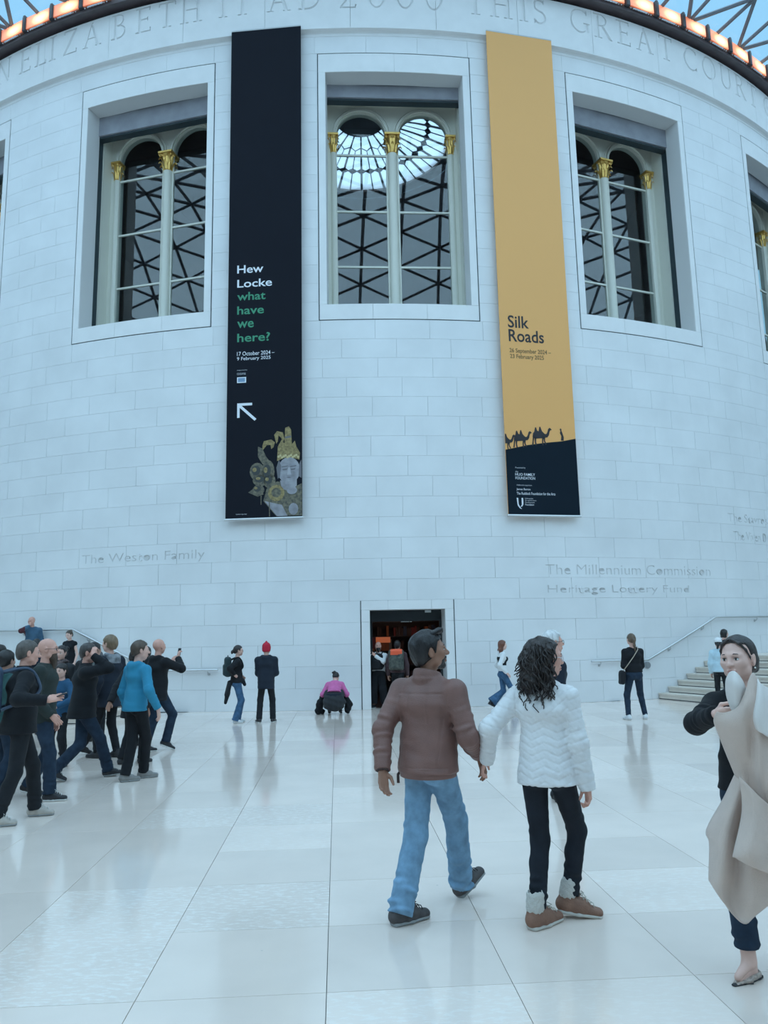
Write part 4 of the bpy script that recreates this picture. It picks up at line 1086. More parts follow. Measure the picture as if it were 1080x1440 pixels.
class Person:
    """figure in its own frame (x right, y forward, z up), metres; parts become children of an Empty"""
    def __init__(s, label, loc, psi, H=1.72, vox=.014, group='visitors in the great hall', fem=False, bulk=1.0, feet=None, hands=None, lean=0, side=0, twist=0, pz=None, poff=(0, 0), head=(0, 0, 0),
                 curl=(.5, .5), kneel=None, sh_drop=0, knee_out=.1, hscale=1.04):
        s.k = H/1.75; s.vox = vox; s.fem = fem; s.bulk = bulk; k = s.k
        s.root = thing('person', label, 'person', loc, RAD(psi), group); s.psi = psi; s.loc = np.array(loc, float)
        s.Ri = rotz(-RAD(psi))
        # feet: dict side -> (x, y, toe angle deg (+ = to the left), pitch deg (+ = toe up), lift)
        ft = feet or {}
        s.ft = {'L': ft.get('L', (-.10, 0, 8, 0, 0)), 'R': ft.get('R', (.10, 0, -8, 0, 0))}
        hipw = .080*k*(1.05 if fem else 1); s.lb = 1 + (bulk-1)*.35
        s.ank = {}; s.toe = {}
        for sd, (x, y, a, pt, lf) in s.ft.items():
            t = rotz(RAD(a)) @ V3(0, 1, 0); tz = math.sin(RAD(pt)); td = V3(t[0]*math.cos(RAD(pt)), t[1]*math.cos(RAD(pt)), tz)
            s.toe[sd] = td; s.ank[sd] = V3(x, y, .085*k + lf) + td*0 + (V3(-t[0], -t[1], 0)*.0)
        LT, LS = .435*k, .425*k
        mx = V3((s.ank['L'][0]+s.ank['R'][0])/2 + poff[0], (s.ank['L'][1]+s.ank['R'][1])/2 + poff[1], 0)
        if pz is None:
            pz = 10
            for sd, sg in (('L', -1), ('R', 1)):
                h = np.linalg.norm((s.ank[sd] - mx)[:2] - np.array([sg*hipw, 0])); pz = min(pz, s.ank[sd][2] + math.sqrt(max((LT+LS)**2*.985 - h*h, .05)))
            pz = min(pz, .918*k)
        s.pel = V3(mx[0], mx[1], pz + .03*k)
        s.hip = {'L': V3(mx[0]-hipw, mx[1], pz), 'R': V3(mx[0]+hipw, mx[1], pz)}
        s.knee = {}
        for sd in 'LR':
            pole = V3(0, 1, .05) + s.toe[sd]*.6 + V3((-1 if sd == 'L' else 1)*knee_out, 0, 0)
            if kneel is not None: pole = kneel
            s.knee[sd], s.ank[sd] = ik(s.hip[sd], s.ank[sd], LT, LS, pole)
        # torso
        up = rotx(RAD(-lean)) @ roty(RAD(side)) @ V3(0, 0, 1); s.up = up
        s.rp = V3(1, 0, 0); s.rs = rotz(RAD(twist)) @ V3(1, 0, 0); s.rs = nrm(s.rs - up*(s.rs @ up)*.8); s.fs = np.cross(up, s.rs)
        up0 = nrm(up + V3(0, 0, 1)*.6)
        s.waist = s.pel + up0*.14*k; s.chest = s.waist + up*.22*k; s.sho = s.chest + up*.125*k
        shw = (.165 if fem else .188)*k*(.5 + bulk*.5)
        s.shj = {'L': s.sho - s.rs*shw + up*(-.01*k - sh_drop), 'R': s.sho + s.rs*shw + up*(-.01*k - sh_drop)}; [s.shj.__setitem__(q, s.shj[q] - up*.034*k) for q in 'LR']
        s.neck0 = s.sho + up*.03*k
        # head
        hy, hp, hr = head
        s.HR = rotz(RAD(hy)) @ rotx(RAD(hp)) @ roty(RAD(hr))
        nd = nrm(V3(0, 0, 1)*.75 + up*.55 + s.HR @ V3(0, .16, 0))
        s.neck1 = s.neck0 + nd*.105*k
        s.hc = s.neck1 + s.HR @ V3(0, .018*k, .075*k) 
        s.hs = k * (.97 if fem else 1.0) * hscale
        # arms: hands[side] = (wrist target, elbow pole) or with a third: hand direction, fourth: thumb direction
        s.elb = {}; s.wri = {}; s.hdir = {}; s.hthumb = {}
        hd = hands or {}
        for i, sd in enumerate('LR'):
            sg = -1 if sd == 'L' else 1
            h = hd.get(sd)
            if h is None: h = (s.shj[sd] + V3(sg*.07, .05, -.53)*k, V3(sg*.35, -1, 0))
            w = np.asarray(h[0], float)
            s.elb[sd], s.wri[sd] = ik(s.shj[sd], w, .295*k, .265*k, h[1])
            fd = nrm(s.wri[sd] - s.elb[sd])
            s.hdir[sd] = nrm(h[2]) if len(h) > 2 and h[2] is not None else nrm(fd + V3(0, .1, -.12))
            s.hthumb[sd] = np.asarray(h[3], float) if len(h) > 3 else V3(-sg*.45, 1, .1)
        s.curl = dict(zip('LR', curl)); s.parts = {}
    # world -> local helper
    def loc_of(s, P): return s.Ri @ (np.array(tuple(P)) - s.loc)
    def H(s, x, y, z): return s.hc + s.HR @ (V3(x, y, z)*s.hs)
    # ---------------------------------------------------------------- body
    def body(s, tone='fair', hv=None, face=True, shoulders=True, beard=None, mouth_open=0, hide=()):
        k, f = s.k, Field(s.vox); hv = hv or max(.006, s.vox*.6)
        b = s.bulk
        bw = 1.06 if s.fem else 1.0
        f.ell(s.pel - V3(0, 0, .05*k), s.pel + s.up*.03*k, s.rp, (.138*k*bw*b, .092*k*b), (.134*k*bw*b, .09*k*b), .04, cap=.4)
        f.ell(s.waist, s.chest, s.rs, (.12*k*b, .088*k*b), (.148*k*b, .105*k*b), .06)
        f.ell(s.chest, s.sho - s.up*.02*k, s.rs, (.145*k*b, .10*k*b), (.11*k, .07*k), .05)
        f.cone(s.shj['L'], s.shj['R'], .046*k, .046*k, .05)
        f.cone(s.neck0 - s.up*.03*k, s.neck1, .060*k, .051*k*(.92 if s.fem else 1), .035)
        for sd in 'LR':
            f.cone(s.hip[sd], s.knee[sd], .076*k*s.lb, .052*k, .05); f.cone(s.knee[sd], s.ank[sd], .052*k, .037*k, .03)
            cm = s.knee[sd]*.68 + s.ank[sd]*.32 - s.toe[sd]*.016*k; f.blob(cm, .047*k, .04)
            t = s.toe[sd]; f.cone(s.ank[sd], s.ank[sd] + t*.11*k - V3(0, 0, .05*k), .031*k, .018*k, .02)
            f.cone(s.shj[sd], s.elb[sd], .046*k*b, .037*k, .03); f.cone(s.elb[sd], s.wri[sd], .036*k, .026*k, .02)
        g = Geo(); P, F = f.mesh(); g.add(P, F, 0)
        s.head_geo(g, hv, tone, face, mouth_open)
        for sd in 'LR':
            if sd not in hide: s.hand_geo(g, sd, hv)
        sk = skin(tone)
        o = g.build('body', [sk[0], sk[1], EYEW, IRIS, LASH, s.browm if hasattr(s, 'browm') else LASH], s.root); s.parts['body'] = o; return o
    def head_geo(s, g, hv, tone, face, mo):
        f = Field(hv); H = s.H; k = s.hs; R = s.HR
        f.blob(H(0, -.012, .027), (.0765*k, .098*k, .090*k), .03, R=R)
        f.blob(H(0, .030, -.042), (.056*k, .058*k, .066*k), .045, R=R)
        f.blob(H(0, .060, -.094), .019*k, .03)
        for sg in (-1, 1):
            f.blob(H(sg*.040, .058, -.020), .025*k, .03); f.blob(H(sg*.047, .022, -.068), .022*k, .03)
            f.cone(H(sg*.012, .086, .020), H(sg*.045, .070, .016), .011*k, .009*k, .018)
            f.blob(H(sg*.032, .098, -.003), (.017*k, .014*k, .011*k), .014, 's', R=R)
            E = R @ rotz(sg*-.35) @ roty(sg*.12)
            f.blob(H(sg*.077, -.008, -.008), (.011*k, .019*k, .032*k), .008, R=E)
            f.blob(H(sg*.089, -.004, -.005), (.008*k, .010*k, .018*k), .006, 's', R=E)
        nf = .84 if s.fem else 1.0
        f.cone(H(0, .086, .014), H(0, .108*(.5+.5*nf), -.026), .0090*k*nf, .0125*k*nf, .014)
        f.blob(H(0, .111*(.6+.4*nf), -.030), .0120*k*nf, .010)
        for sg in (-1, 1): f.blob(H(sg*.0125*nf, .098, -.033), .0090*k*nf, .008)
        f.cone(H(-.017, .086, -.0605), H(.017, .086, -.0605), .0070*k, .0070*k, .006); f.blob(H(0, .092, -.060), (.014*k, .007*k, .006*k), .006, R=R)
        f.cone(H(-.014, .084, -.0725), H(.014, .084, -.0725), .0078*k, .0078*k, .006); f.blob(H(0, .090, -.0730), (.014*k, .008*k, .007*k), .006, R=R)
        f.cone(H(-.022, .095, -.0665), H(.022, .095, -.0665), .0022*k + .004*mo, .0022*k + .004*mo, .004, 's')
        f.cone(s.neck0 - s.up*.01, H(0, -.012, -.055), .053*s.k*(.93 if s.fem else 1), .050*s.k*(.93 if s.fem else 1), .03)
        P, F = f.mesh()
        C = P[F].mean(1); L = ((C - s.hc) @ R)/k
        lip = (np.abs(L[:, 0]) < .024) & (L[:, 2] < -.054) & (L[:, 2] > -.082) & (L[:, 1] > .076) & (np.abs(L[:, 0])*.35 + np.abs(L[:, 2]+.0665) < .0128)
        g.add(P, F, np.where(lip, 1, 0).tolist())
        if not face: return
        for sg in (-1, 1):
            m = MB(); M = Matrix(R.tolist())
            m.sphere(H(sg*.032, .0775, -.003), tuple(np.array([.0150, .0118, .0082])*k), 14, 10, M); g.mb(m, 2)
            m = MB(); m.sphere(H(sg*.0315, .0862, -.0025), tuple(np.array([.0062, .0042, .0066])*k), 10, 8, M); g.mb(m, 3)
            m = MB(); m.tube([H(sg*x, y, z) for x, y, z in ((.0170, .0815, -.0045), (.0235, .0875, .0030), (.032, .0893, .0050), (.0405, .0855, .0028), (.0475, .0775, -.0035))], [.0008*k, .0014*k, .0017*k, .0015*k, .0006*k], 6); g.mb(m, 4)
            m = MB(); m.tube([H(sg*x, y, z) for x, y, z in ((.014, .0935, .0195), (.026, .0945, .0245), (.040, .086, .0235), (.052, .073, .0165))], [.0016*k, .0028*k*nf, .0025*k*nf, .0008*k], 6); g.mb(m, 5)
    def hand_geo(s, g, sd, hv):
        k = s.k*(.93 if s.fem else 1.0)
        d = s.hdir[sd]; th = s.hthumb[sd]; th = nrm(th - d*(th @ d)); n = np.cross(d, th)      # th: towards the thumb; n: palm or back normal
        sg = -1 if sd == 'L' else 1
        pn = n*(1 if sd == 'L' else -1)                     # palm side direction
        W = s.wri[sd]; c = s.curl[sd]
        f = Field(min(hv, .0055) if hv < .008 else hv)
        f.cone(W - nrm(W - s.elb[sd])*.03*k, W + d*.012*k, .027*k, .025*k, .012)
        base = []
        for j, o in enumerate((.026, .009, -.009, -.026)):
            kn = W + d*(.088 - (.004, 0, .004, .012)[j])*k + th*o*k + pn*.002*k
            f.cone(W + d*.018*k + th*o*.62*k, kn, .0150*k, .0118*k, .012); base.append(kn)
        def seg(p, L, r, a0, dd, turn, rr):
            q = p; ang = a0
            for i, l in enumerate(L):
                e = dd*math.cos(ang) + turn*math.sin(ang); q2 = q + e*l*k; f.cone(q, q2, rr[i]*k, rr[i+1]*k, .004); q = q2; ang += c*(.9, 1.05, .7)[min(i, 2)]
            return q
        tips = []
        for j, kn in enumerate(base):
            sc = (.92, 1.02, .96, .78)[j]; sp = nrm(d + th*(.14, .04, -.05, -.15)[j]*(1-min(c, 1)))
            tips.append(seg(kn, (.043*sc, .026*sc, .021*sc), 0, .25*c + .06*j*c, sp, pn, (.0098, .0088, .0080, .0068)))
        t0 = W + d*.022*k + th*.020*k + pn*.006*k; t1 = t0 + (d*.60 + th*.62 + pn*.35)*.040*k; e2 = nrm(d*.85 + th*(.35 - .5*min(c, 1)) + pn*(.25 + .3*min(c, 1)))
        f.cone(t0, t1, .0145*k, .0118*k, .010); f.cone(t1, t1 + e2*.032*k, .0112*k, .0098*k, .004); e3 = nrm(e2 + pn*.3*c - th*.35*c); f.cone(t1 + e2*.032*k, t1 + e2*.032*k + e3*.024*k, .0098*k, .0074*k, .004)
        P, F = f.mesh(); g.add(P, F, 0); s.tip = tips
    # ---------------------------------------------------------------- clothes
    def top(s, m, name='jacket', ease=.018, hem=-.02, sleeve=1.0, collar=None, cuff=True, loose=1.0, sl=.010, wr=1.0, vox=None, post=None, hood=None, belly=0, m2=None, hem_band=None, arms='LR', waist_in=0, label=None):
        """hem: height of the hem relative to the hip line (metres at 1.75 m)"""
        k, b = s.k, s.bulk; f = Field(vox or s.vox); e = ease*k
        wa = .0035*wr
        hp = s.pel + V3(0, 0, (hem)*k)
        hw = (.160*(1.06 if s.fem else 1.0)*b*k + e)*loose; hw = max(hw, (.080*(1.05 if s.fem else 1) + .078*s.lb*(1.06 if s.fem else 1) + .024)*k)
        low = max(0, min(1, -hem/.09)); f.ell(hp - s.fs*.024*k*low, s.waist, s.rp*.8 + s.rs*.2, (hw, (.108 + .034*low)*k*b + e), (.132*k*b + e - waist_in, .096*k*b + e + belly*.5), .05, cap=.5, wr=(wa*1.3, .085*k, 1.0 + b))
        if low: f.ell(s.pel - V3(0, .034*k, .02*k), s.waist - s.fs*.01*k, s.rp, (.140*k*b + e, .108*k*b + e), (.125*k*b + e - waist_in, .09*k*b + e), .05)
        f.ell(s.waist, s.chest, s.rs, (.130*k*b + e - waist_in, .095*k*b + e + belly), (.152*k*b + e, .112*k*b + e), .07, wr=(wa*.9, .11*k, 2.2))
        f.ell(s.chest, s.sho - s.up*.005*k, s.rs, (.150*k*b + e, .108*k*b + e), (.10*k + e, .064*k + e), .06)
        if s.fem and not belly: 
            for q in (-1, 1): f.blob(s.chest + s.rs*q*.065*k + s.fs*(.085*k + e*.6) - s.up*.02*k, .052*k, .05)
        f.cone(s.shj['L'], s.shj['R'], .052*k + e*.6, .052*k + e*.6, .05)
        f.cone(s.shj['L']*.40 + s.neck0*.60 - s.up*.012*k, s.shj['R']*.40 + s.neck0*.60 - s.up*.012*k, .044*k + e*.4, .044*k + e*.4, .05)
        z0 = hp
        f.cut(z0, V3(0, 0, -1) if abs(s.up[2]) > .9 else -s.up, z0 - V3(.4, .4, .35), z0 + V3(.4, .4, .02), .006)
        for sd in arms:
            A, E, Wp = s.shj[sd], s.elb[sd], s.wri[sd]
            ph = 1.3 if sd == 'L' else 4.1
            t_ = Field(s.vox)
            if sleeve > .5:
                end = E + (Wp - E)*((sleeve-.5)*2); fw = nrm(Wp - E)
                t_.cone(A, E, .050*k*b + e*.65 + sl*k*.3, .043*k + e*.55 + sl*k, .045, wr=(wa*1.4, .055*k, .85, .42, ph))
                t_.cone(E, end + fw*.01, .043*k + e*.55 + sl*k, .033*k + e*.45 + sl*k*.8, .02, wr=(wa*1.5, .045*k, .35, .5, ph+1))
            else:
                end = A + (E - A)*(sleeve*2); fw = nrm(E - A)
                t_.cone(A, end, .053*k*b + e*.75, .048*k + e*.6, .035)
            f.put(*merged(t_, .025, [(end + fw*.002, fw)]), .04, 'u')
        # neck opening
        nk = s.neck0 + s.up*.045*k
        if collar == 'stand':
            f.cone(s.neck0 - s.up*.02*k, s.neck0 + s.up*.055*k, .082*k, .070*k, .02); f.cut(s.neck0 + s.up*.055*k, s.up, nk - .12, nk + .16, .004)
        elif collar == 'fold':
            f.cone(s.neck0 - s.up*.015*k, s.neck0 + s.up*.060*k, .090*k, .074*k, .012); f.cone(s.neck0 + s.up*.01*k, s.neck0 + s.up*.022*k, .102*k, .096*k, .008); f.cut(s.neck0 + s.up*.062*k - s.fs*.03, s.up + s.fs*.30, nk - .12, nk + .16, .004)
        else:
            f.cut(s.neck0 + s.up*.030*k, s.up + s.fs*.15, nk - .11, nk + .14, .006)
        f.cone(s.neck0 - s.up*.0 - s.fs*.002, s.neck1, .062*k, .056*k, .004, 's')
        if hood == 'down':
            for a in np.linspace(-1.25, 1.25, 7):
                f.blob(s.neck0 + s.rs*math.sin(a)*.088*k - s.fs*(math.cos(a)*.075 + .02)*k + s.up*(.02 - .045*math.cos(a))*k, .040*k, .03)
            f.blob(s.neck0 - s.fs*.095*k - s.up*.06*k, (.075*k, .035*k, .08*k), .03)
        if post: f.post.append(post)
        P, F = f.mesh(); g = Geo()
        mi = 0; mats_ = [m]
        if m2 is not None:
            mats_ = [m, m2[0]]; C = P[F].mean(1); mi = m2[1](C).astype(int).tolist()
        g.add(P, F, mi)
        o = g.build(name, mats_, s.root); s.parts['top'] = o
        if label: o['label'] = label
        return o
    def trousers(s, m, name='trousers', ease=.012, ankle=.052, knee=None, length=1.0, vox=None, wr=1.0, m2=None, seat=1.0, post=None, rise=.075, label=None):
        k, b = s.k, s.bulk; f = Field(vox or s.vox); e = ease*k; wa = .0032*wr
        bw = 1.06 if s.fem else 1.0
        f.ell(s.pel - V3(0, 0, .055*k), s.pel + V3(0, 0, rise*k), s.rp, (.146*k*bw*b + e, .100*k*b + e), (.134*k*bw*b + e, .096*k*b + e), .04, cap=.4)
        for sg in (-1, 1): f.blob(s.pel + V3(sg*.060*k, -.052*k, -.06*k), .074*k*seat*s.lb, .04)
        kn = (knee or .060)*k
        for i, sd in enumerate('LR'):
            K, A = s.knee[sd], s.ank[sd]
            t_ = Field(s.vox)
            t_.cone(s.hip[sd] - V3(0, 0, .01*k), K, .078*k*s.lb*bw + e*.8, kn + e*.5, .04, wr=(wa, .07*k, .95, .4, i*2.1))
            end = K + (A - K)*length; sw = nrm(A - K)
            t_.cone(K, end + sw*.03, kn + e*.5, ankle*k, .025, wr=(wa*1.7, .055*k, .85, .42, i*3 + 1))
            t_.blob(K*.68 + A*.32 - s.toe[sd]*.012*k, .047*k + e*.6, .04)
            f.put(*merged(t_, .03, [(end + sw*.012*k, sw)]), .03, 'u')
        tp = s.pel + V3(0, 0, rise*k); f.cut(tp, V3(0, 0, 1), tp - .3, tp + .3, .004)
        if post: f.post.append(post)
        P, F = f.mesh(); g = Geo(); mi = 0; mats_ = [m]
        if m2 is not None:
            mats_ = [m, m2[0]]; mi = m2[1](P[F].mean(1)).astype(int).tolist()
        g.add(P, F, mi)
        o = g.build(name, mats_, s.root)
        if label: o['label'] = label
        s.parts['trousers'] = o; return o
    def shoes(s, mu, ms, high=.0, vox=None, big=1.0, kind='shoe', lab=None, heel=0, cuffm=None, laces=None):
        k = s.k*(.93 if s.fem else 1.0)*big; out = []
        for sd in 'LR':
            t = s.toe[sd]; up = nrm(V3(0, 0, 1) - t*t[2]); sdv = np.cross(t, up); A = s.ank[sd]
            if kind == 'tip': pass
            base = A - up*.085*s.k                    # ground point under the ankle
            P_ = lambda y, z, x=0: base + t*y*k + up*z*k + sdv*x*k
            v = vox or max(.006, s.vox*.7)
            f = Field(v)
            f.cone(P_(-.038, .048), P_(.05, .050), .041*k, .041*k, .02); f.ell(P_(.03, .036), P_(.165, .030), sdv, (.043*k, .042*k), (.037*k, .026*k), .03)
            f.cone(P_(-.02, .05), P_(-.010, .112 + high), .045*k, .045*k, .02); f.cone(P_(.02, .06), P_(.075, .055), .042*k, .038*k, .02)
            f.cut(P_(-.012, .112 + high), up + t*.25, P_(0, .1+high) - .12, P_(0, .1+high) + .16, .004); f.cut(P_(0, .016), -up, P_(0, 0) - .3, P_(0, 0) + .3, .002)
            f.cone(P_(-.008, .085), P_(-.008, .2 + high), .034*k, .038*k, .004, 's')
            P, F = f.mesh(); g = Geo(); g.add(P, F, 0); o = g.build('shoe' if kind == 'shoe' else kind, [mu], s.root)
            if lab: o['label'] = lab
            f = Field(v*.8)
            f.ell(P_(-.045, .012), P_(.05, .012), sdv, (.040*k, .020*k), (.046*k, .018*k), .01); f.ell(P_(.05, .012), P_(.172, .014), sdv, (.046*k, .018*k), (.036*k, .016*k), .01)
            if heel: f.slab(P_(-.04, .006), np.stack([sdv, t, up], 1), (.036*k, .035*k, .02), .004)
            f.cut(P_(0, .0005), -up, P_(0, 0) - .3, P_(0, 0) + .3, .002); f.cut(P_(0, .028), up, P_(0, 0) - .3, P_(0, 0) + .3, .003)
            P, F = f.mesh(); g = Geo(); g.add(P, F, 0); g.build('sole', [ms], o)
            if cuffm is not None:
                f = Field(v); f.cone(P_(-.016, .085 + high*.7), P_(-.010, .128 + high), .049*k, .049*k, .02); f.cone(P_(-.01, .04), P_(-.01, .2 + high), .035*k, .036*k, .004, 's')
                f.post.append(lambda x, y, z: .003*np.sin(150*x)*np.sin(140*z + 3*np.sin(90*y)))
                P, F = f.mesh(); g = Geo(); g.add(P, F, 0); g.build('boot_cuff', [cuffm], o)
            if laces is not None:
                m_ = MB()
                for i in range(4):
                    y = .055 + .021*i; z = .104 - .010*i
                    m_.tube([P_(y, z - .012, -.026), P_(y + .004, z + .004, -.008), P_(y + .012, z + .004, .010), P_(y + .014, z - .012, .026)], .0028*k, 6)
                for q in (-1, 1): m_.tube([P_(.050, .108, 0), P_(.060, .126, q*.018), P_(.080, .112, q*.036), P_(.066, .100, q*.018)], .0026*k, 6)
                g = Geo(); g.mb(m_, 0); g.build('laces', [laces], o)
            out.append(o)
        return out
    # ---------------------------------------------------------------- hair
    def hair(s, c, kind='short', vox=None, line=.070, vol=.010, back=-.055, name='hair', pts=None, yface=None, tex=.0016):
        m = hairm(c) if isinstance(c, tuple) else c; s.browm = m
        f = Field(vox or max(.0065, s.vox*.6)); H = s.H; k = s.hs; R = s.HR; T = R.T; hc = s.hc
        f.blob(H(0, -.014, .031), ((.0765+vol)*k, (.098+vol)*k, (.090+vol*1.1)*k), .01, R=R)
        if kind in ('short', 'bun', 'pony', 'long', 'bob', 'curly'): f.blob(H(0, -.045, -.018), ((.066+vol)*k, (.058+vol)*k, (.062+vol)*k), .03, R=R)
        # open the face: in front of a sloped plane and below the hairline
        ysl = (.040 if kind == 'long' else .028) if yface is None else yface
        def face(X, Y, Z):
            x, y, z = X-hc[0], Y-hc[1], Z-hc[2]
            lx = (x*R[0,0]+y*R[1,0]+z*R[2,0])/k; ly = (x*R[0,1]+y*R[1,1]+z*R[2,1])/k; lz = (x*R[0,2]+y*R[1,2]+z*R[2,2])/k
            d = np.maximum(-(ly - ysl - .35*np.maximum(lz-.0, 0)), lz - line + .25*np.abs(lx))
            return d*k
        if kind != 'none': f.put(face, hc - .16, hc + .16, .012, 's')
        def low(X, Y, Z):
            x, y, z = X-hc[0], Y-hc[1], Z-hc[2]
            ly = (x*R[0,1]+y*R[1,1]+z*R[2,1])/k; lz = (x*R[0,2]+y*R[1,2]+z*R[2,2])/k
            return np.maximum(lz - (back + np.clip((ly+.05)*.62, -.02, .08)), -(-ly - -.12))*k if False else (lz - (back + np.clip((ly + .05)*.60, -.02, .075)))*k
        if kind in ('short', 'bun', 'pony'): f.put(low, hc - .16, hc + .16, .010, 's')
        def ear(X, Y, Z): return 0
        for sg in (-1, 1):
            if kind in ('short', 'bun', 'pony'): f.blob(H(sg*.086, -.004, -.012), (.020*k, .024*k, .036*k), .008, 's', R=R)
        if kind == 'bun': f.blob(H(*(pts or (0, -.125, .03))), .036*k, .02)
        if kind == 'pony':
            q = [H(0, -.108, .02)] + [H(*p) for p in (pts or [(0, -.145, .0), (0, -.150, -.08), (0, -.125, -.17)])]
            for i in range(len(q)-1): f.cone(q[i], q[i+1], (.024, .030, .026, .02)[min(i, 3)]*k, (.030, .026, .012, .01)[min(i, 3)]*k, .02)
        if kind == 'long':
            for x, dx in ((-.072, -.01), (-.045, -.01), (0, 0), (.045, .01), (.072, .01)):
                yb = -.055 if abs(x) < .06 else -.02
                f.cone(H(x, yb, .02), H(x + dx, yb - .03, -.12), .036*k, .034*k, .03); f.cone(H(x + dx, yb - .03, -.12), H(x + dx*1.6, yb - .035, -.24 if pts is None else pts), .034*k, .014*k, .03)
        if kind == 'bob':
            for x in (-.07, -.035, 0, .035, .07): f.cone(H(x, -.035, .02), H(x*1.05, -.04, -.075), .036*k, .030*k, .03)
        f.post.append(lambda x, y, z: tex*(np.sin(95*(x - hc[0]) + 2.5*np.sin(26*(z - hc[2])))*np.cos(88*(y - hc[1])) + .8*np.sin(47*(x - hc[0]) + 40*(z - hc[2]) + 1.5*np.sin(50*(y - hc[1])))))
        P, F = f.mesh(); g = Geo(); g.add(P, F, 0); o = g.build(name, [m], s.root); s.parts['hair'] = o; return o
    def beard(s, c, long=.0, vox=None, name='beard', thick=.006):
        f = Field(vox or max(.006, s.vox*.6)); H = s.H; k = s.hs; R = s.HR; hc = s.hc
        f.blob(H(0, .030, -.044), ((.057+thick)*k, (.059+thick)*k, (.067+thick)*k), .02, R=R); f.blob(H(0, .064, -.098), (.02+thick)*k, .02)
        if long: f.cone(H(0, .060, -.10), H(0, .066, -.10-long), .044*k, .022*k, .03)
        f.cone(H(-.022, .088, -.050), H(.022, .088, -.050), .007*k + thick*.4, .007*k + thick*.4, .006)
        def keep(X, Y, Z):
            x, y, z = X-hc[0], Y-hc[1], Z-hc[2]
            lx = (x*R[0,0]+y*R[1,0]+z*R[2,0])/k; ly = (x*R[0,1]+y*R[1,1]+z*R[2,1])/k; lz = (x*R[0,2]+y*R[1,2]+z*R[2,2])/k
            return -np.maximum(lz + .046 - np.clip((np.abs(lx)-.030)*1.6, 0, .05), -ly - .012)*k
        f.put(keep, hc - .3, hc + .2, .006, 's')
        f.cone(H(-.018, .105, -.0665), H(.018, .105, -.0665), .010*k, .010*k, .004, 's')
        f.post.append(lambda x, y, z: .0013*np.sin(210*x)*np.sin(190*z + 60*y))
        P, F = f.mesh(); g = Geo(); g.add(P, F, 0); return g.build(name, [hairm(c)], s.root)
    def glasses(s, c=(.03, .03, .03), name='glasses'):
        H = s.H; k = s.hs; m = MB()
        for sg in (-1, 1):
            m.tube([H(sg*(.034 + .024*math.cos(a)), .101 - .004*abs(math.cos(a)), -.004 + .018*math.sin(a)) for a in np.linspace(0, 2*PI, 17)], .0022*k, 6)
            m.tube([H(sg*.058, .096, .002), H(sg*.078, .07, .003), H(sg*.084, .0, .004), H(sg*.082, -.02, -.006)], .0022*k, 6)
        m.tube([H(-.010, .102, 0), H(0, .105, .003), H(.010, .102, 0)], .002*k, 6)
        g = Geo(); g.mb(m, 0); return g.build(name, [mat('frame_%d' % int(c[0]*100), c, .3)], s.root)
def backpack(label, pers, m, m2=None, w=.30, h=.44, d=.15, off=.0, group=None, name='backpack', front=False, drop=0, vox=.013, patch=None):
    """worn bag: a thing of its own, built in the wearer's frame"""
    k = pers.k; o = thing(name, label, 'backpack', tuple(pers.loc), RAD(pers.psi), group)
    sg = 1 if front else -1
    dep = .135*pers.bulk*k
    c = pers.chest + pers.fs*sg*(dep + d/2 + off) - pers.up*(.04 + drop)*k
    R = np.stack([pers.rs, pers.fs*sg, pers.up], 1)
    f = Field(vox); f.slab(c, R, (w/2, d/2, h/2), .055); f.slab(c + pers.fs*sg*(d*.42) - pers.up*h*.14, R, (w*.40, d*.28, h*.30), .04, .015)
    f.slab(c + pers.up*h*.42, R, (w*.36, d*.40, .05), .04, .03)
    P, F = f.mesh(); g = Geo(); mi = 0; ms = [m]
    if patch is not None: ms = [m, patch[0]]; mi = patch[1]((P[F].mean(1) - c) @ R).astype(int).tolist()
    g.add(P, F, mi); g.build('bag_body', ms, o)
    for q in (-1, 1):
        mm = MB(); e = pers.up
        pts = [c + pers.rs*q*w*.30 - pers.fs*sg*d*.45 + e*h*.38, pers.shj['R' if q > 0 else 'L']*.62 + pers.neck0*.38 + e*(.058 + .012)*k - pers.fs*sg*.02, pers.shj['R' if q > 0 else 'L']*.62 + pers.neck0*.38 - e*.06*k - pers.fs*sg*.115*pers.bulk*k, pers.chest + pers.rs*q*.135*k - pers.fs*sg*.10*pers.bulk*k - e*.08*k, c + pers.rs*q*w*.46 - pers.fs*sg*d*.45 - e*h*.36]
        cv = []
        for i in range(len(pts)-1):
            p0 = pts[max(i-1, 0)]; p1 = pts[i]; p2 = pts[i+1]; p3 = pts[min(i+2, len(pts)-1)]
            for t in np.linspace(0, 1, 6)[:-1]: cv.append(.5*((2*p1) + (p2-p0)*t + (2*p0-5*p1+4*p2-p3)*t*t + (3*p1-p0-3*p2+p3)*t**3))
        cv.append(pts[-1]); mm.tube(cv, .016, 8); gg = Geo(); gg.mb(mm, 0); gg.build('strap', [m2 or m], o)
    mm = MB(); mm.tube([c + pers.up*(h*.5) - pers.rs*.04, c + pers.up*(h*.5 + .045), c + pers.up*(h*.5) + pers.rs*.04], .010, 6); gg = Geo(); gg.mb(mm, 0); gg.build('handle', [m2 or m], o)
    return o
def phone(label, pers, pos, ax_w, ax_h, group=None):
    """slim phone: pos local, ax_w/ax_h in-plane axes"""
    aw, ah = nrm(ax_w), nrm(ax_h); n = np.cross(aw, ah)
    o = thing('phone', label, 'phone', tuple(pers.loc), RAD(pers.psi), group)
    f = Field(.004); f.slab(pos, np.stack([aw, ah, n], 1), (.037, .075, .0055), .005); P, F = f.mesh(); g = Geo(); g.add(P, F, 0); g.build('phone_case', [mat('phone_black', (.02, .02, .025), .25)], o)
    return o
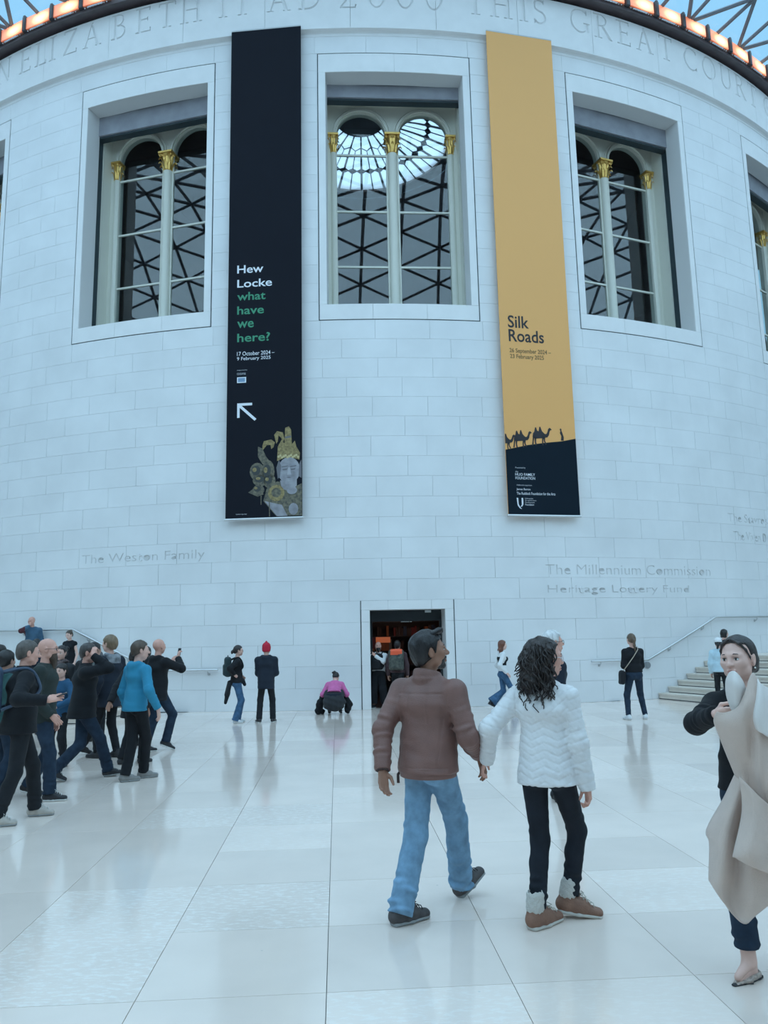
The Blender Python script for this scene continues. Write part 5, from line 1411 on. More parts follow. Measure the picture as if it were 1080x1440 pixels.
# ================================================================== PEOPLE
def LOC(loc, psi, P): return rotz(-RAD(psi)) @ (np.array(tuple(P)) - np.array(tuple(loc)))
def FT(loc, psi, wx, wy, wdir, pitch=0, lift=0):
    p = LOC(loc, psi, (wx, wy, loc[2])); return (p[0], p[1], wdir - psi, pitch, lift)
def PX(loc, psi, px, py, d): return LOC(loc, psi, at(px, py, d))
BLACKC = cloth('black', (.010, .0115, .015)); BLACK2 = cloth('soft_black', (.014, .016, .020), noise=.2); NAVYC = cloth('navy', (.015, .022, .036)); CHAR = cloth('charcoal', (.032, .035, .040))
DENIM = cloth('light_denim', (.20, .35, .50), noise=.22, ns=14, bump=.35, bs=300, sheen=0); DENIM2 = cloth('blue_denim', (.055, .125, .23), noise=.25, ns=12, bs=300, sheen=0); DENIM3 = cloth('dark_denim', (.018, .034, .060), noise=.25, ns=12, bs=300, sheen=0)
WHITEC = cloth('white', (.78, .79, .80), noise=.04); RUB = mat('black_rubber', (.03, .03, .033), .6); RUBW = mat('white_rubber', (.72, .72, .70), .55); RUBG = mat('grey_rubber', (.30, .31, .31), .6)
SHB = mat('black_shoe', (.022, .022, .026), .5, bump=.2, bscale=120); SHW = mat('white_shoe', (.72, .74, .76), .5); SHG = mat('grey_suede', (.26, .25, .24), .8, noise=.1, nscale=20); SHT = mat('beige_suede', (.50, .45, .40), .8, noise=.1, nscale=20)
# ---------------------------------------------------------------- 1. man in brown leather jacket
L1, A1_ = (.255, 5.40, 0), -38
man = Person('man from behind in brown leather jacket and light blue jeans, holding a hand', L1, A1_, 1.80, .0085, bulk=1.16,
    feet=dict(L=FT(L1, A1_, .055, 5.20, -57), R=FT(L1, A1_, .475, 5.66, -48, 24, .028)), poff=(.03, -.03), hscale=1.08,
    hands=dict(L=(PX(L1, A1_, 538, 1083, 5.27), V3(-.9, -.5, .1), None, V3(.4, 1, -.2)), R=(PX(L1, A1_, 673, 1060, 5.40), V3(.5, -1, -.1), V3(.30, .1, -1), V3(-.2, 1, .35))),
    head=(-42, 9, 0), twist=4, curl=(.55, .45))
man.hair((.012, .010, .011), 'short', vox=.005, vol=.013, line=.070, back=-.066, tex=.0026)
f = Field(.005); H = man.H
for i in range(9):
    x = -.052 + .013*i; f.cone(H(x, .030, .100), H(x*.9 + .004, .088, .112 + .008*math.sin(i*1.7)), .018, .012, .010)
f.post.append(lambda x, y, z: .0022*np.sin(120*x + 40*z)); P, F = f.mesh(); g = Geo(); g.add(P, F, 0); g.build('quiff', [man.browm], man.root)
man.body('brown', hv=.0045)
man.beard((.012, .010, .010), thick=.0022, vox=.004)
LEA = mat('brown_leather', (.215, .112, .094), .48, noise=.14, nscale=7, bump=.35, bscale=140, spec=.4); LEAD = mat('dark_brown_knit', (.075, .045, .042), .75, bump=.5, bscale=160)
LEAC = mat('dark_leather_collar', (.10, .058, .052), .5, bump=.3, bscale=140)
def seams_man(x, y, z):
    P = np.stack([x, y, z], 1) - man.chest; u = P @ man.rs; v = P @ man.fs; w = P @ man.up
    back = v < -.03; d = np.zeros_like(x)
    gr = lambda q, wd=.0055: np.exp(-(q/wd)**2)
    core = np.abs(u) < .19
    d += .0045*back*(gr(np.abs(u) - .068)*(w > -.12)*(w < .07) + gr(w - .07)*(np.abs(u) < .17)) 
    d += .004*core*gr(w + .395) + .0035*back*gr(np.abs(u) - .155 - .04*(w+.1))*(w < .05)*(w > -.39)
    d += .003*np.sin(26*w + 9*u + 2*np.sin(11*u))*np.sin(8*u + 5*w)*core
    return d
man.top(LEA, 'leather_jacket', ease=.022, hem=-.065, collar='fold', sleeve=1.0, sl=.010, wr=2.1, vox=.007, post=seams_man, loose=.97)
def ring_band(p, m, name, f):
    P, F = f.mesh(); g = Geo(); g.add(P, F, 0); return g.build(name, [m], p.parts['top'])
for sd in 'LR':
    f = Field(.006); w = man.wri[sd]; a = nrm(w - man.elb[sd]); f.cone(w - a*.055, w + a*.004, .052, .044, .01); f.cut(w + a*.008, a, w - .1, w + .1, .003); f.cut(w - a*.06, -a, w - .12, w + .1, .003)
    aa = a; f.post.append(lambda x, y, z, w=w, a=aa: .0015*np.sin(160*np.arctan2((y - w[1]), (x - w[0]))/6.28*3))
    ring_band(man, LEAD if sd == 'L' else LEA, 'cuff', f)
f = Field(.007); hp = man.pel + V3(0, -.020, -.06*man.k); f.ell(hp + V3(0, 0, -.03), hp + V3(0, 0, .035), man.rp, (.192, .176), (.200, .182), .01, cap=.3); f.cut(hp + V3(0, 0, -.035), V3(0, 0, -1), hp - .4, hp + .4, .004); f.cut(hp + V3(0, 0, .04), V3(0, 0, 1), hp - .4, hp + .4, .004)
ring_band(man, LEA, 'waistband', f)
m_ = MB(); q = hp + V3(-.175, -.06, 0); m_.tube([q, q + V3(-.02, -.015, -.03), q + V3(-.015, -.02, -.085)], .011, 6); g = Geo(); g.mb(m_, 0); g.build('belt_strap', [LEAD], man.parts['top'])
def seams_jeans(x, y, z):
    P = np.stack([x, y, z], 1) - man.pel; d = .003*(np.exp(-((P[:, 0])/.005)**2))*(P[:, 1] < 0)*(P[:, 2] < .0)*(P[:, 2] > -.13)
    for sg in (-1, 1):
        u = np.abs(P[:, 0] - sg*.085); box = np.maximum(u/.06, np.abs(P[:, 2] + .075)/.07)
        d -= .0035*(box < 1)*(P[:, 1] < -.02)
    return d + .0012*np.sin(45*P[:, 2] + 20*P[:, 0])
man.trousers(DENIM, 'jeans', ease=.016, ankle=.078, knee=.066, length=1.04, vox=.0075, wr=2.6, post=seams_jeans)
SHGR = mat('charcoal_hiking_suede', (.085, .075, .075), .8, noise=.2, nscale=25)
man.shoes(SHGR, RUBG, vox=.0055, laces=RUB, big=1.08)
# ---------------------------------------------------------------- 2. woman in white quilted jacket
L2, A2_ = (1.045, 5.16, 0), -22
wom = Person('woman with curly dark hair in white quilted jacket, holding the man\'s hand', L2, A2_, 1.72, .0085, fem=True, bulk=1.0,
    feet=dict(L=FT(L2, A2_, .885, 5.09, -52), R=FT(L2, A2_, 1.125, 5.26, -92, -9, .022)), poff=(0, -.01), hscale=1.08,
    hands=dict(L=(PX(L2, A2_, 685, 1066, 5.32), V3(-.5, -1, -.2), V3(-.55, .2, -1), V3(-.2, 1, .3)), R=(PX(L2, A2_, 826, 1106, 5.08), V3(.2, -1, 0), V3(.05, .1, -1), V3(-.6, .8, 0))),
    head=(-66, -2, 0), twist=0, curl=(.75, 1.15))
CURL = (.030, .022, .020)
wom.browm = hairm(CURL)
wom.body('ruddy', hv=.0045)
hm = hairm(CURL)
f = Field(.009); H = wom.H
f.blob(H(0, -.025, .034), (.100, .116, .100), .02, R=wom.HR); f.blob(H(0, -.075, -.05), (.112, .092, .12), .04, R=wom.HR); f.blob(H(0, -.085, -.15), (.122, .086, .09), .04, R=wom.HR)
for sg in (-1, 1): f.blob(H(sg*.072, -.006, -.065), (.030, .042, .085), .03, R=wom.HR)
hcw, Rw = wom.hc, wom.HR
def facew(X, Y, Z):
    x, y, z = X-hcw[0], Y-hcw[1], Z-hcw[2]; ly = x*Rw[0,1]+y*Rw[1,1]+z*Rw[2,1]; lz = x*Rw[0,2]+y*Rw[1,2]+z*Rw[2,2]
    return np.maximum(-(ly - .030 - .45*np.maximum(lz, 0) + .1*np.minimum(lz, 0)), lz - .078)
f.put(facew, hcw - .3, hcw + .2, .012, 's')
f.post.append(lambda x, y, z: .006*np.sin(62*x + 9*np.sin(23*z))*np.sin(58*z + 8*np.sin(31*y)) + .003*np.sin(130*z + 60*x))
P, F = f.mesh(); g = Geo(); g.add(P, F, 0)
cr = random.Random(11); mcurl = MB()
for i in range(260):
    a = cr.uniform(PI*.62, PI*2.38); zz = cr.uniform(-.12, .10)
    rx, ry = .108, .112
    if zz > .03: s_ = math.sqrt(max(0, 1 - ((zz-.03)/.1)**2)); rx *= s_; ry *= s_
    x0, y0 = rx*math.cos(a), -.03 + ry*math.sin(a)
    if y0 > .038: continue
    ln = cr.uniform(.10, .22) if zz < 0 else cr.uniform(.08, .16)
    amp = cr.uniform(.008, .017); fr = cr.uniform(55, 85); ph = cr.uniform(0, 6.28); out = cr.uniform(.0, .06)
    pts = []
    for j in range(13):
        t = j/12; dz = -ln*t
        cx, cy = math.cos(a), math.sin(a)
        r_ = 1 + out*t*4 + (.10 if zz > .04 else 0)*t
        pts.append(H((x0 + amp*math.cos(fr*ln*t + ph)*(.4+t)) * r_ + (0.02*cx*t), (y0 + amp*math.sin(fr*ln*t + ph)*(.4+t)*.8)*r_ - .01*t, zz + dz))
    mcurl.tube(pts, [.0052*(1 - .55*abs(j/12-.35)) for j in range(13)], 5)
g.mb(mcurl, 0); g.build('curly_hair', [hm], wom.root)
wom.glasses((.70, .68, .70))
QUIL = mat('white_quilted_nylon', (.80, .79, .79), .42, noise=.03, nscale=9, bump=.25, bscale=60, spec=.4)
def quilt(x, y, z):
    P = np.stack([x, y, z], 1) - wom.chest; u = P @ wom.rs; w = P @ wom.up; fv = P @ wom.fs
    arm = np.abs(u) > .165 - .0*w
    v = np.where(w > -.03, w - .85*np.abs(u), w*1.0 - .30*np.abs(np.mod(u + .3, .16) - .08)*1.6 - .0)
    v = np.where(arm, w - .35*np.abs(u), v)
    sp = np.where(w > -.03, .062, .046); sp = np.where(arm, .066, sp)
    q = np.abs(np.mod(v/sp, 1) - .5)*2*sp/2      # distance from mid; line at .5
    ln = sp/2 - q
    return .0042*np.exp(-(ln/.0055)**2) - .001 + .0035*np.exp(-((np.abs(u) - .162 + .05*np.minimum(w, 0))/.005)**2)*(np.abs(w) < .13) + .0011*np.sin(160*u + 30*w)*np.sin(90*w)
wom.top(QUIL, 'quilted_jacket', ease=.019, hem=-.10, collar='stand', sleeve=1.04, sl=.010, wr=1.0, vox=.0062, post=quilt, loose=1.0, waist_in=.012)
wom.trousers(cloth('black_denim', (.014, .018, .026), noise=.2, sheen=0), 'black_jeans', ease=.006, ankle=.054, knee=.057, length=.90, vox=.0075, wr=1.7)
BOOT = mat('tan_boot_leather', (.26, .135, .092), .7, noise=.15, nscale=18, bump=.3, bscale=90); FLEE = mat('cream_fleece', (.66, .63, .58), .95, bump=.8, bscale=160); SOLB = mat('cream_boot_sole', (.60, .57, .52), .6)
wom.shoes(BOOT, SOLB, high=.035, vox=.0055, kind='boot', cuffm=FLEE, laces=mat('cream_lace', (.62, .58, .50), .8), big=1.22)
# ---------------------------------------------------------------- 3. woman holding out a beige coat
L3, A3_ = (2.085, 4.30, 0), 146
lady = Person('woman in black sweater holding up a beige coat at the right edge', L3, A3_, 1.71, .0095, fem=True, bulk=1.0,
    feet=dict(R=FT(L3, A3_, 1.825, 4.32, 122), L=FT(L3, A3_, 2.10, 4.46, 150)), poff=(.0, 0), hscale=1.10,
    hands=dict(R=(PX(L3, A3_, 1008, 1004, 4.02), V3(1.0, -.1, -.7), V3(-.75, .5, .1), V3(-.1, .5, .8)), L=(PX(L3, A3_, 1094, 1000, 3.95), V3(-1, -.2, -.7), V3(.7, .6, .1), V3(.1, .5, .8))),
    head=(-17, 2, 3), curl=(.95, .95), lean=2)
lady.browm = hairm((.03, .024, .022))
lady.hair((.030, .026, .026), 'pony', vox=.005, vol=.007, line=.084, yface=.004, back=-.062, tex=.001, pts=[(0, -.150, .0), (0.0, -.156, -.045)])
f = Field(.005); H = lady.H
for sg in (-1, 1):
    q = [H(sg*.008, .070, .101), H(sg*.046, .064, .078), H(sg*.068, .044, .045), H(sg*.078, .028, .008), H(sg*.081, .016, -.030)]
    for i in range(4): f.cone(q[i], q[i+1], (.007, .008, .006, .004)[i], (.008, .006, .004, .002)[i], .010)
P, F = f.mesh(); g = Geo(); g.add(P, F, 0); g.build('front_locks', [hairm((.055, .046, .045))], lady.root)
lady.body('pale', hv=.004, mouth_open=.4)
m_ = MB()
for sg in (-1, 1): m_.sphere(lady.H(sg*.083, .0, -.048), .0055, 8, 6)
g = Geo(); g.mb(m_, 0); g.build('earrings', [mat('pearl', (.8, .78, .74), .25)], lady.root)
lady.top(cloth('black_knit', (.009, .010, .013), bump=.25, bs=200), 'black_sweater', ease=.012, hem=-.02, sleeve=.98, sl=.008, wr=1.6, vox=.008)
lady.trousers(DENIM3, 'dark_jeans', ease=.010, ankle=.064, length=.80, vox=.008, wr=1.4)
FLAT = mat('lace_flat_shoe', (.46, .38, .33), .55, noise=.4, nscale=60, bump=.6, bscale=110)
for sd in 'LR':
    k = lady.k*.93; t = lady.toe[sd]; up = V3(0, 0, 1); sv = np.cross(t, up); b0 = lady.ank[sd] - up*.085*lady.k; Pq = lambda y, z, x=0: b0 + t*y*k + up*z*k + sv*x*k
    f = Field(.0045); f.ell(Pq(-.045, .022), Pq(.05, .022), sv, (.036*k, .030*k), (.041*k, .026*k), .02); f.ell(Pq(.05, .022), Pq(.155, .016), sv, (.042*k, .028*k), (.017*k, .015*k), .02)
    f.cut(Pq(0, .042), up + t*.22, Pq(0, 0) - .3, Pq(.02, 0) + .3, .006); f.cut(Pq(0, .004), -up, Pq(0, 0) - .3, Pq(0, 0) + .3, .002)
    f.ell(Pq(-.03, .055), Pq(.045, .055), sv, (.029*k, .036*k), (.030*k, .030*k), .008, 's'); P, F = f.mesh(); g = Geo(); g.add(P, F, 0); o = g.build('flat_shoe', [FLAT], lady.root)
    f = Field(.004); f.ell(Pq(-.045, .004), Pq(.05, .004), sv, (.035*k, .010*k), (.040*k, .009*k), .01); f.ell(Pq(.05, .004), Pq(.155, .004), sv, (.040*k, .009*k), (.015*k, .008*k), .01); f.slab(Pq(-.05, .006), np.stack([sv, t, up], 1), (.028, .022, .009), .003); f.cut(Pq(0, .0005), -up, Pq(0, 0) - .3, Pq(0, 0) + .3, .002); P, F = f.mesh(); g = Geo(); g.add(P, F, 0); g.build('sole', [RUB], o)
    f = Field(.006); f.cone(Pq(-.008, .085), Pq(.06, .034), .028*k, .019*k, .02); f.cone(Pq(-.03, .030), Pq(.10, .020), .024*k, .016*k, .02); f.cone(lady.ank[sd] + up*.07, Pq(-.012, .06), .033*k, .031*k, .02); P, F = f.mesh(); g = Geo(); g.add(P, F, 0); g.build('bare_foot', [skin('pale')[0]], lady.root)
# the coat she holds: heavy cloth panels hanging in folds
COAT = cloth('beige_wool', (.64, .50, .43), rough=.9, bump=.35, bs=260, noise=.05, sheen=.3); LINING = cloth('cream_lining', (.74, .69, .655), rough=.6, bump=.1, noise=.03)
coat = thing('coat', 'large beige wool coat held up and hanging open before the woman', 'coat', (1.75, 3.95, 0))
def catmull(p0, p1, p2, p3, t): return .5*((2*p1) + (p2-p0)*t + (2*p0-5*p1+4*p2-p3)*t*t + (3*p1-p0-3*p2+p3)*t**3)
def sheet(rows, m, name, th=.007, su=6, sv=6, fold=0, lab=None):
    """smooth cloth through rows of (px, py, depth) control points, with real thickness"""
    R_ = [[np.array(tuple(at(*c))) - np.array([1.75, 3.95, 0]) for c in r] for r in rows]
    def spl(ps, n):
        o = []
        for i in range(len(ps)-1):
            a, b, c, d = ps[max(i-1, 0)], ps[i], ps[i+1], ps[min(i+2, len(ps)-1)]
            for j in range(n): o.append(catmull(a, b, c, d, j/n))
        return o + [ps[-1]]
    G1 = [spl(r, su) for r in R_]; G = np.array([spl([G1[i][j] for i in range(len(G1))], sv) for j in range(len(G1[0]))])   # [u][v]
    nu, nv = G.shape[:2]
    du = np.gradient(G, axis=0); dv = np.gradient(G, axis=1); N = np.cross(du, dv); N /= np.linalg.norm(N, axis=2, keepdims=True) + 1e-9
    A = (G + N*th/2).reshape(-1, 3); B = (G - N*th/2).reshape(-1, 3); n = nu*nv; F = []
    for i in range(nu-1):
        for j in range(nv-1):
            a = i*nv + j; F += [(a, a+1, a+nv+1, a+nv), (n+a, n+a+nv, n+a+nv+1, n+a+1)]
    ring = [i*nv for i in range(nu)] + [(nu-1)*nv + j for j in range(1, nv)] + [i*nv + nv-1 for i in range(nu-2, -1, -1)] + [j for j in range(nv-2, 0, -1)]
    for i in range(len(ring)): a, b = ring[i], ring[(i+1) % len(ring)]; F.append((a, b, n+b, n+a))
    g = Geo(); g.add(np.concatenate([A, B]), F, 0); o = g.build(name, [m], coat)
    if lab: o['label'] = lab
    return o
D = 3.88
sheet([[(1008, 1001, D-.02), (1022, 1002, D-.05), (1038, 994, D-.08), (1048, 974, D-.09), (1057, 948, D-.07), (1066, 956, D-.07), (1084, 985, D-.06), (1112, 1000, D-.02)],
       [(1004, 1014, D), (1022, 1016, D-.07), (1040, 1010, D-.12), (1051, 996, D-.14), (1061, 984, D-.13), (1072, 990, D-.11), (1090, 1008, D-.07), (1116, 1020, D)],
       [(1012, 1036, D+.01), (1030, 1038, D-.07), (1046, 1036, D-.11), (1056, 1032, D-.10), (1068, 1032, D-.14), (1082, 1036, D-.11), (1098, 1044, D-.07), (1120, 1048, D)],
       [(1024, 1066, D+.03), (1038, 1070, D-.04), (1050, 1074, D-.06), (1060, 1078, D-.08), (1070, 1084, D-.13), (1084, 1090, D-.12), (1102, 1096, D-.08), (1128, 1098, D)],
       [(1034, 1090, D+.04), (1048, 1102, D-.02), (1058, 1112, D-.03), (1068, 1120, D-.06), (1078, 1130, D-.10), (1092, 1140, D-.10), (1108, 1150, D-.08), (1130, 1150, D)]], COAT, 'upper_panel')
sheet([[(1034, 1088, D+.05), (1044, 1094, D), (1058, 1110, D-.04), (1075, 1128, D-.08), (1110, 1150, D-.03)],
       [(1018, 1122, D+.08), (1034, 1126, D-.02), (1046, 1140, D+.02), (1066, 1160, D-.09), (1112, 1190, D-.03)],
       [(994, 1166, D+.10), (1022, 1170, D-.03), (1038, 1180, D+.05), (1058, 1204, D-.10), (1110, 1230, D-.02)],
       [(998, 1186, D+.08), (1016, 1216, D-.04), (1034, 1232, D+.02), (1060, 1242, D-.08), (1106, 1250, D-.02)],
       [(997, 1233, D+.05), (1012, 1256, D-.02), (1030, 1276, D+.01), (1062, 1280, D-.05), (1100, 1254, D-.02)],
       [(998, 1236, D+.05), (1018, 1268, D), (1046, 1299, D-.03), (1066, 1284, D-.04), (1100, 1256, D-.02)]], COAT, 'lower_panel', fold=1)
sheet([[(1040, 1092, D-.09), (1056, 1108, D-.13), (1080, 1130, D-.15), (1112, 1150, D-.12)],
       [(1044, 1140, D-.08), (1062, 1150, D-.16), (1084, 1160, D-.14), (1116, 1180, D-.12)],
       [(1032, 1198, D-.10), (1054, 1196, D-.19), (1080, 1200, D-.16), (1112, 1205, D-.13)],
       [(1031, 1204, D-.10), (1052, 1216, D-.17), (1078, 1228, D-.15), (1110, 1244, D-.13)]], COAT, 'front_panel')
sheet([[(1026, 946, D-.02), (1032, 944, D-.05), (1040, 950, D-.06)],
       [(1021, 958, D), (1034, 962, D-.09), (1048, 968, D-.06)],
       [(1022, 978, D+.02), (1036, 984, D-.08), (1046, 988, D-.05)],
       [(1029, 999, D), (1038, 1002, D-.06), (1048, 1000, D-.05)]], LINING, 'left_lapel', lab='cream lined lapel')
sheet([[(1064, 952, D-.05), (1070, 962, D-.12), (1082, 968, D-.08), (1100, 972, D)],
       [(1062, 975, D-.08), (1068, 980, D-.15), (1086, 985, D-.12), (1106, 990, D)],
       [(1058, 1005, D-.10), (1064, 1008, D-.17), (1086, 1012, D-.14), (1108, 1015, D)],
       [(1060, 1022, D-.10), (1070, 1030, D-.17), (1088, 1040, D-.14), (1110, 1042, D)]], LINING, 'turned_facing', lab='cream lined facing')
# ---------------------------------------------------------------- helper for the figures further away
def figure(label, loc, psi, H, tone='fair', fem=False, bulk=1.0, vox=.015, hairc=(.03, .024, .02), hair='short', top=None, tr=None, sh=None, beard=None, glass=None, hairkw={}, **kw):
    p = Person(label, loc, psi, H, vox, fem=fem, bulk=bulk, **kw)
    if hair: p.hair(hairc, hair, **hairkw)
    else: p.browm = hairm(hairc)
    p.body(tone)
    if beard: p.beard(*beard)
    if glass: p.glasses(glass)
    t = dict(m=BLACKC); t.update(top or {}); p.top(**t)
    t = dict(m=BLACK2); t.update(tr or {}); p.trousers(**t)
    t = dict(mu=SHB, ms=RUB); t.update(sh or {}); p.shoes(**t)
    return p
def here(px, py): q = on_floor(px, py); return (q.x, q.y, 0)
HV = lambda loc, psi, l: {sd: ((PX(loc, psi, *v[0]) if len(v[0]) == 3 and v[0][0] > 3 else np.array(v[0])),) + tuple(v[1:]) for sd, v in l.items()}
# man with blue backpack and phone, left edge
l, a = (-3.70, 8.32, 0), -58
c1 = figure('grey-haired man in black jacket with blue backpack, looking away from camera', l, a, 1.80, 'ruddy', bulk=1.10, vox=.011, hairc=(.10, .085, .075), hairkw=dict(vol=.007),
    feet=dict(L=FT(l, a, -3.72, 8.55, -78, 0, 0), R=FT(l, a, -3.90, 8.10, -80, 0, 0)), hands=HV(l, a, dict(R=((66, 985, 8.02), V3(.6, -1, -.6), V3(-.1, 1, .25), V3(-.6, 0, 1)))), curl=(.5, .35),
    top=dict(m=BLACKC, name='black_jacket', ease=.026, hem=-.10, collar='stand', wr=1.3), tr=dict(m=BLACK2, ease=.016, ankle=.068, wr=1.5), sh=dict(mu=SHT, ms=RUBG, laces=RUBW), head=(2, -3, 0))
SLATE = cloth('slate_blue_nylon', (.045, .075, .125), rough=.6)
backpack('slate blue backpack on the grey-haired man at the left edge', c1, SLATE, cloth('slate_strap', (.07, .10, .15)), w=.31, h=.50, d=.20, off=.05)
phone('phone held in front of the grey-haired man with blue backpack', c1, c1.wri['R'] + c1.hdir['R']*.125 + V3(-.02, 0, .012), V3(-1, .3, .1), V3(.1, 1, .35))
# bald bearded man
l, a = (-4.10, 9.5, 0), -82
figure('bald man with glasses and a long brown beard', l, a, 1.83, 'ruddy', bulk=1.08, vox=.012, hair=None, hairc=(.07, .045, .035), beard=((.07, .045, .032), .10), glass=(.03, .03, .03),
    feet=dict(R=FT(l, a, -3.90, 9.33, -84, 0, 0), L=FT(l, a, -4.30, 9.66, -84, -14, .04)), hands=HV(l, a, dict(R=((72, 1006, 9.35), V3(.5, -1, 0)))), top=dict(m=cloth('dark_green', (.028, .038, .036)), name='dark_jacket', ease=.026, hem=-.12, wr=1.2), tr=dict(m=DENIM3, ease=.018, ankle=.070, wr=1.5), sh=dict(mu=SHB, ms=RUBW, laces=RUBW), head=(4, 0, 0))
# man in black jacket striding, hand at mouth
l, a = (-4.07, 10.78, 0), -70
figure('man in black jacket and blue jeans striding with a hand at his mouth', l, a, 1.82, 'ruddy', bulk=1.14, vox=.012, hairc=(.055, .045, .042), hairkw=dict(vol=.006),
    feet=dict(R=FT(l, a, -3.80, 10.95, -78, 6, .004), L=FT(l, a, -4.38, 10.58, -72, -22, .06)), hands=HV(l, a, dict(R=((131, 922, 10.62), V3(.25, .25, -1), V3(-.45, .1, .9), V3(-.5, -.6, .3)))), curl=(.5, 1.0),
    top=dict(m=BLACKC, name='black_jacket', ease=.026, hem=-.13, collar='stand', wr=1.2), tr=dict(m=DENIM3, name='jeans', ease=.018, ankle=.074, wr=1.7), sh=dict(mu=SHB, ms=RUBG, laces=RUBW), head=(-12, -3, 0))
# boy in blue hoodie
l, a = (-3.36, 10.62, 0), -32
blu = figure('young man from behind in bright blue hoodie and black trousers', l, a, 1.78, 'fair', bulk=.96, vox=.012, hairc=(.085, .058, .042), hairkw=dict(vol=.012),
    feet=dict(L=FT(l, a, -3.42, 10.50, -62), R=FT(l, a, -3.27, 10.78, -70)), hands=HV(l, a, dict(R=((222, 996, 10.5), V3(.5, -1, 0), V3(.1, .2, -1)))),
    top=dict(m=cloth('bright_blue', (.035, .26, .42), noise=.06), name='blue_hoodie', ease=.018, hem=-.08, hood='down', wr=1.3), tr=dict(m=BLACKC, ease=.014, ankle=.066), sh=dict(mu=SHG, ms=RUBG), head=(-30, 0, 0), twist=-6)
# bald man taking a picture
l, a = (-3.86, 13.45, 0), -35
c5 = figure('bald man from behind in black hoodie raising a phone', l, a, 1.82, 'ruddy', bulk=1.14, vox=.014, hair=None,
    feet=dict(L=FT(l, a, -4.02, 13.30, -75), R=FT(l, a, -3.72, 13.45, -60, -24, .06)), hands=dict(R=(V3(.12, .30, 1.50), V3(1, -.2, -.9), V3(-.3, .3, 1), V3(-1, .3, 0)), L=(V3(-.06, .30, 1.42), V3(-1, 0, -.8), V3(.3, .4, 1), V3(1, .2, 0))), curl=(.8, .8),
    top=dict(m=BLACKC, name='black_hoodie', ease=.026, hem=-.16, hood='down'), tr=dict(m=DENIM3, name='jeans', ease=.018, ankle=.072), sh=dict(mu=SHB, ms=RUBW, laces=RUBW), head=(0, 4, 0))
phone('phone raised before the bald man in black hoodie', c5, V3(.06, .37, 1.60), V3(1, 0, 0), V3(0, .2, 1))
# dark-haired woman behind him
l, a = (-4.35, 14.3, 0), 115
figure('dark-haired woman looking left, behind the bald man with the phone', l, a, 1.70, 'fair', fem=True, vox=.016, hairc=(.02, .016, .015), hair='bob', top=dict(m=BLACK2, name='coat', ease=.02, hem=-.15, collar='stand'))
# blond young man with plaid hood
l, a = (-4.46, 12.75, 0), 62
PLAID = mat('plaid_flannel', (.40, .42, .45), .85, noise=.5, nscale=9, col2=(.05, .06, .075))
c6 = figure('tall fair-haired young man in profile facing left, plaid hood on his coat', l, a, 1.88, 'fair', vox=.014, hairc=(.20, .135, .08), hairkw=dict(vol=.018, line=.055), feet=dict(L=(-.1, .10, 8, 0, 0), R=(.1, -.12, -8, 0, 0)),
    top=dict(m=NAVYC, name='dark_coat', ease=.03, hem=-.22), tr=dict(m=BLACK2), head=(6, 4, 0))
f = Field(.014)
for t in np.linspace(-1.4, 1.4, 8): f.blob(c6.neck0 + c6.rs*math.sin(t)*.105 - c6.fs*(math.cos(t)*.085 + .01) + c6.up*(.02 - .05*math.cos(t)), .050, .03)
f.blob(c6.neck0 - c6.fs*.10 - c6.up*.08, (.12, .05, .10), .03)
P, F = f.mesh(); g = Geo(); g.add(P, F, 0); g.build('plaid_hood', [PLAID], c6.root)
# person with grey coat and dark hair behind the striding man
l, a = (-4.92, 13.3, 0), -40
c7 = figure('dark-haired man in grey jacket with shoulder strap behind the striding man', l, a, 1.78, 'warm', vox=.015, hairc=(.016, .014, .014), top=dict(m=cloth('grey_green', (.16, .175, .17)), name='grey_jacket', ease=.024, hem=-.14), feet=dict(L=(-.1, .18, 4, 0, 0), R=(.1, -.2, -6, -18, .05)), head=(20, 0, 0))
backpack('dark backpack on the man in grey jacket', c7, BLACK2, BLACKC, w=.28, h=.40, d=.13)
# black-coated figure between the striding man and the blue hoodie
l, a = (-3.86, 12.0, 0), -30
figure('person in long black coat, head hidden behind the blue hoodie', l, a, 1.66, 'brown', vox=.014, hairc=(.02, .016, .015), top=dict(m=BLACKC, name='black_coat', ease=.03, hem=-.24, wr=1.2), tr=dict(m=BLACKC, ease=.018, ankle=.07), feet=dict(L=(-.1, -.05, 6, 0, 0), R=(.1, .16, -6, 0, 0)), hands=HV(l, a, dict(L=((150, 996, 11.75), V3(-.5, -1, 0)))))
# woman with a bun facing the camera
l, a = (-5.48, 13.35, 0), 176
c8 = figure('woman with dark hair in a bun and patterned scarf, facing the camera', l, a, 1.74, 'fair', fem=True, vox=.014, hairc=(.02, .016, .016), hair='bun', hairkw=dict(pts=(-.05, -.10, .075)), top=dict(m=CHAR, name='coat', ease=.022, hem=-.15), sh=dict(mu=SHB, ms=RUB))
f = Field(.013)
for t in np.linspace(0, 2*PI, 12): f.blob(c8.neck0 + c8.rs*math.cos(t)*.085 + c8.fs*math.sin(t)*.08 + c8.up*(.035 + .012*math.sin(3*t)), .036, .02)
f.cone(c8.neck0 + c8.fs*.09, c8.neck0 + c8.fs*.14 - c8.up*.22, .045, .05, .02)
f.post.append(lambda x, y, z: .004*np.sin(90*z + 40*x)); P, F = f.mesh(); g = Geo(); g.add(P, F, 0); g.build('scarf', [mat('patterned_scarf', (.20, .14, .13), .9, noise=.7, nscale=30, col2=(.03, .03, .035))], c8.root)
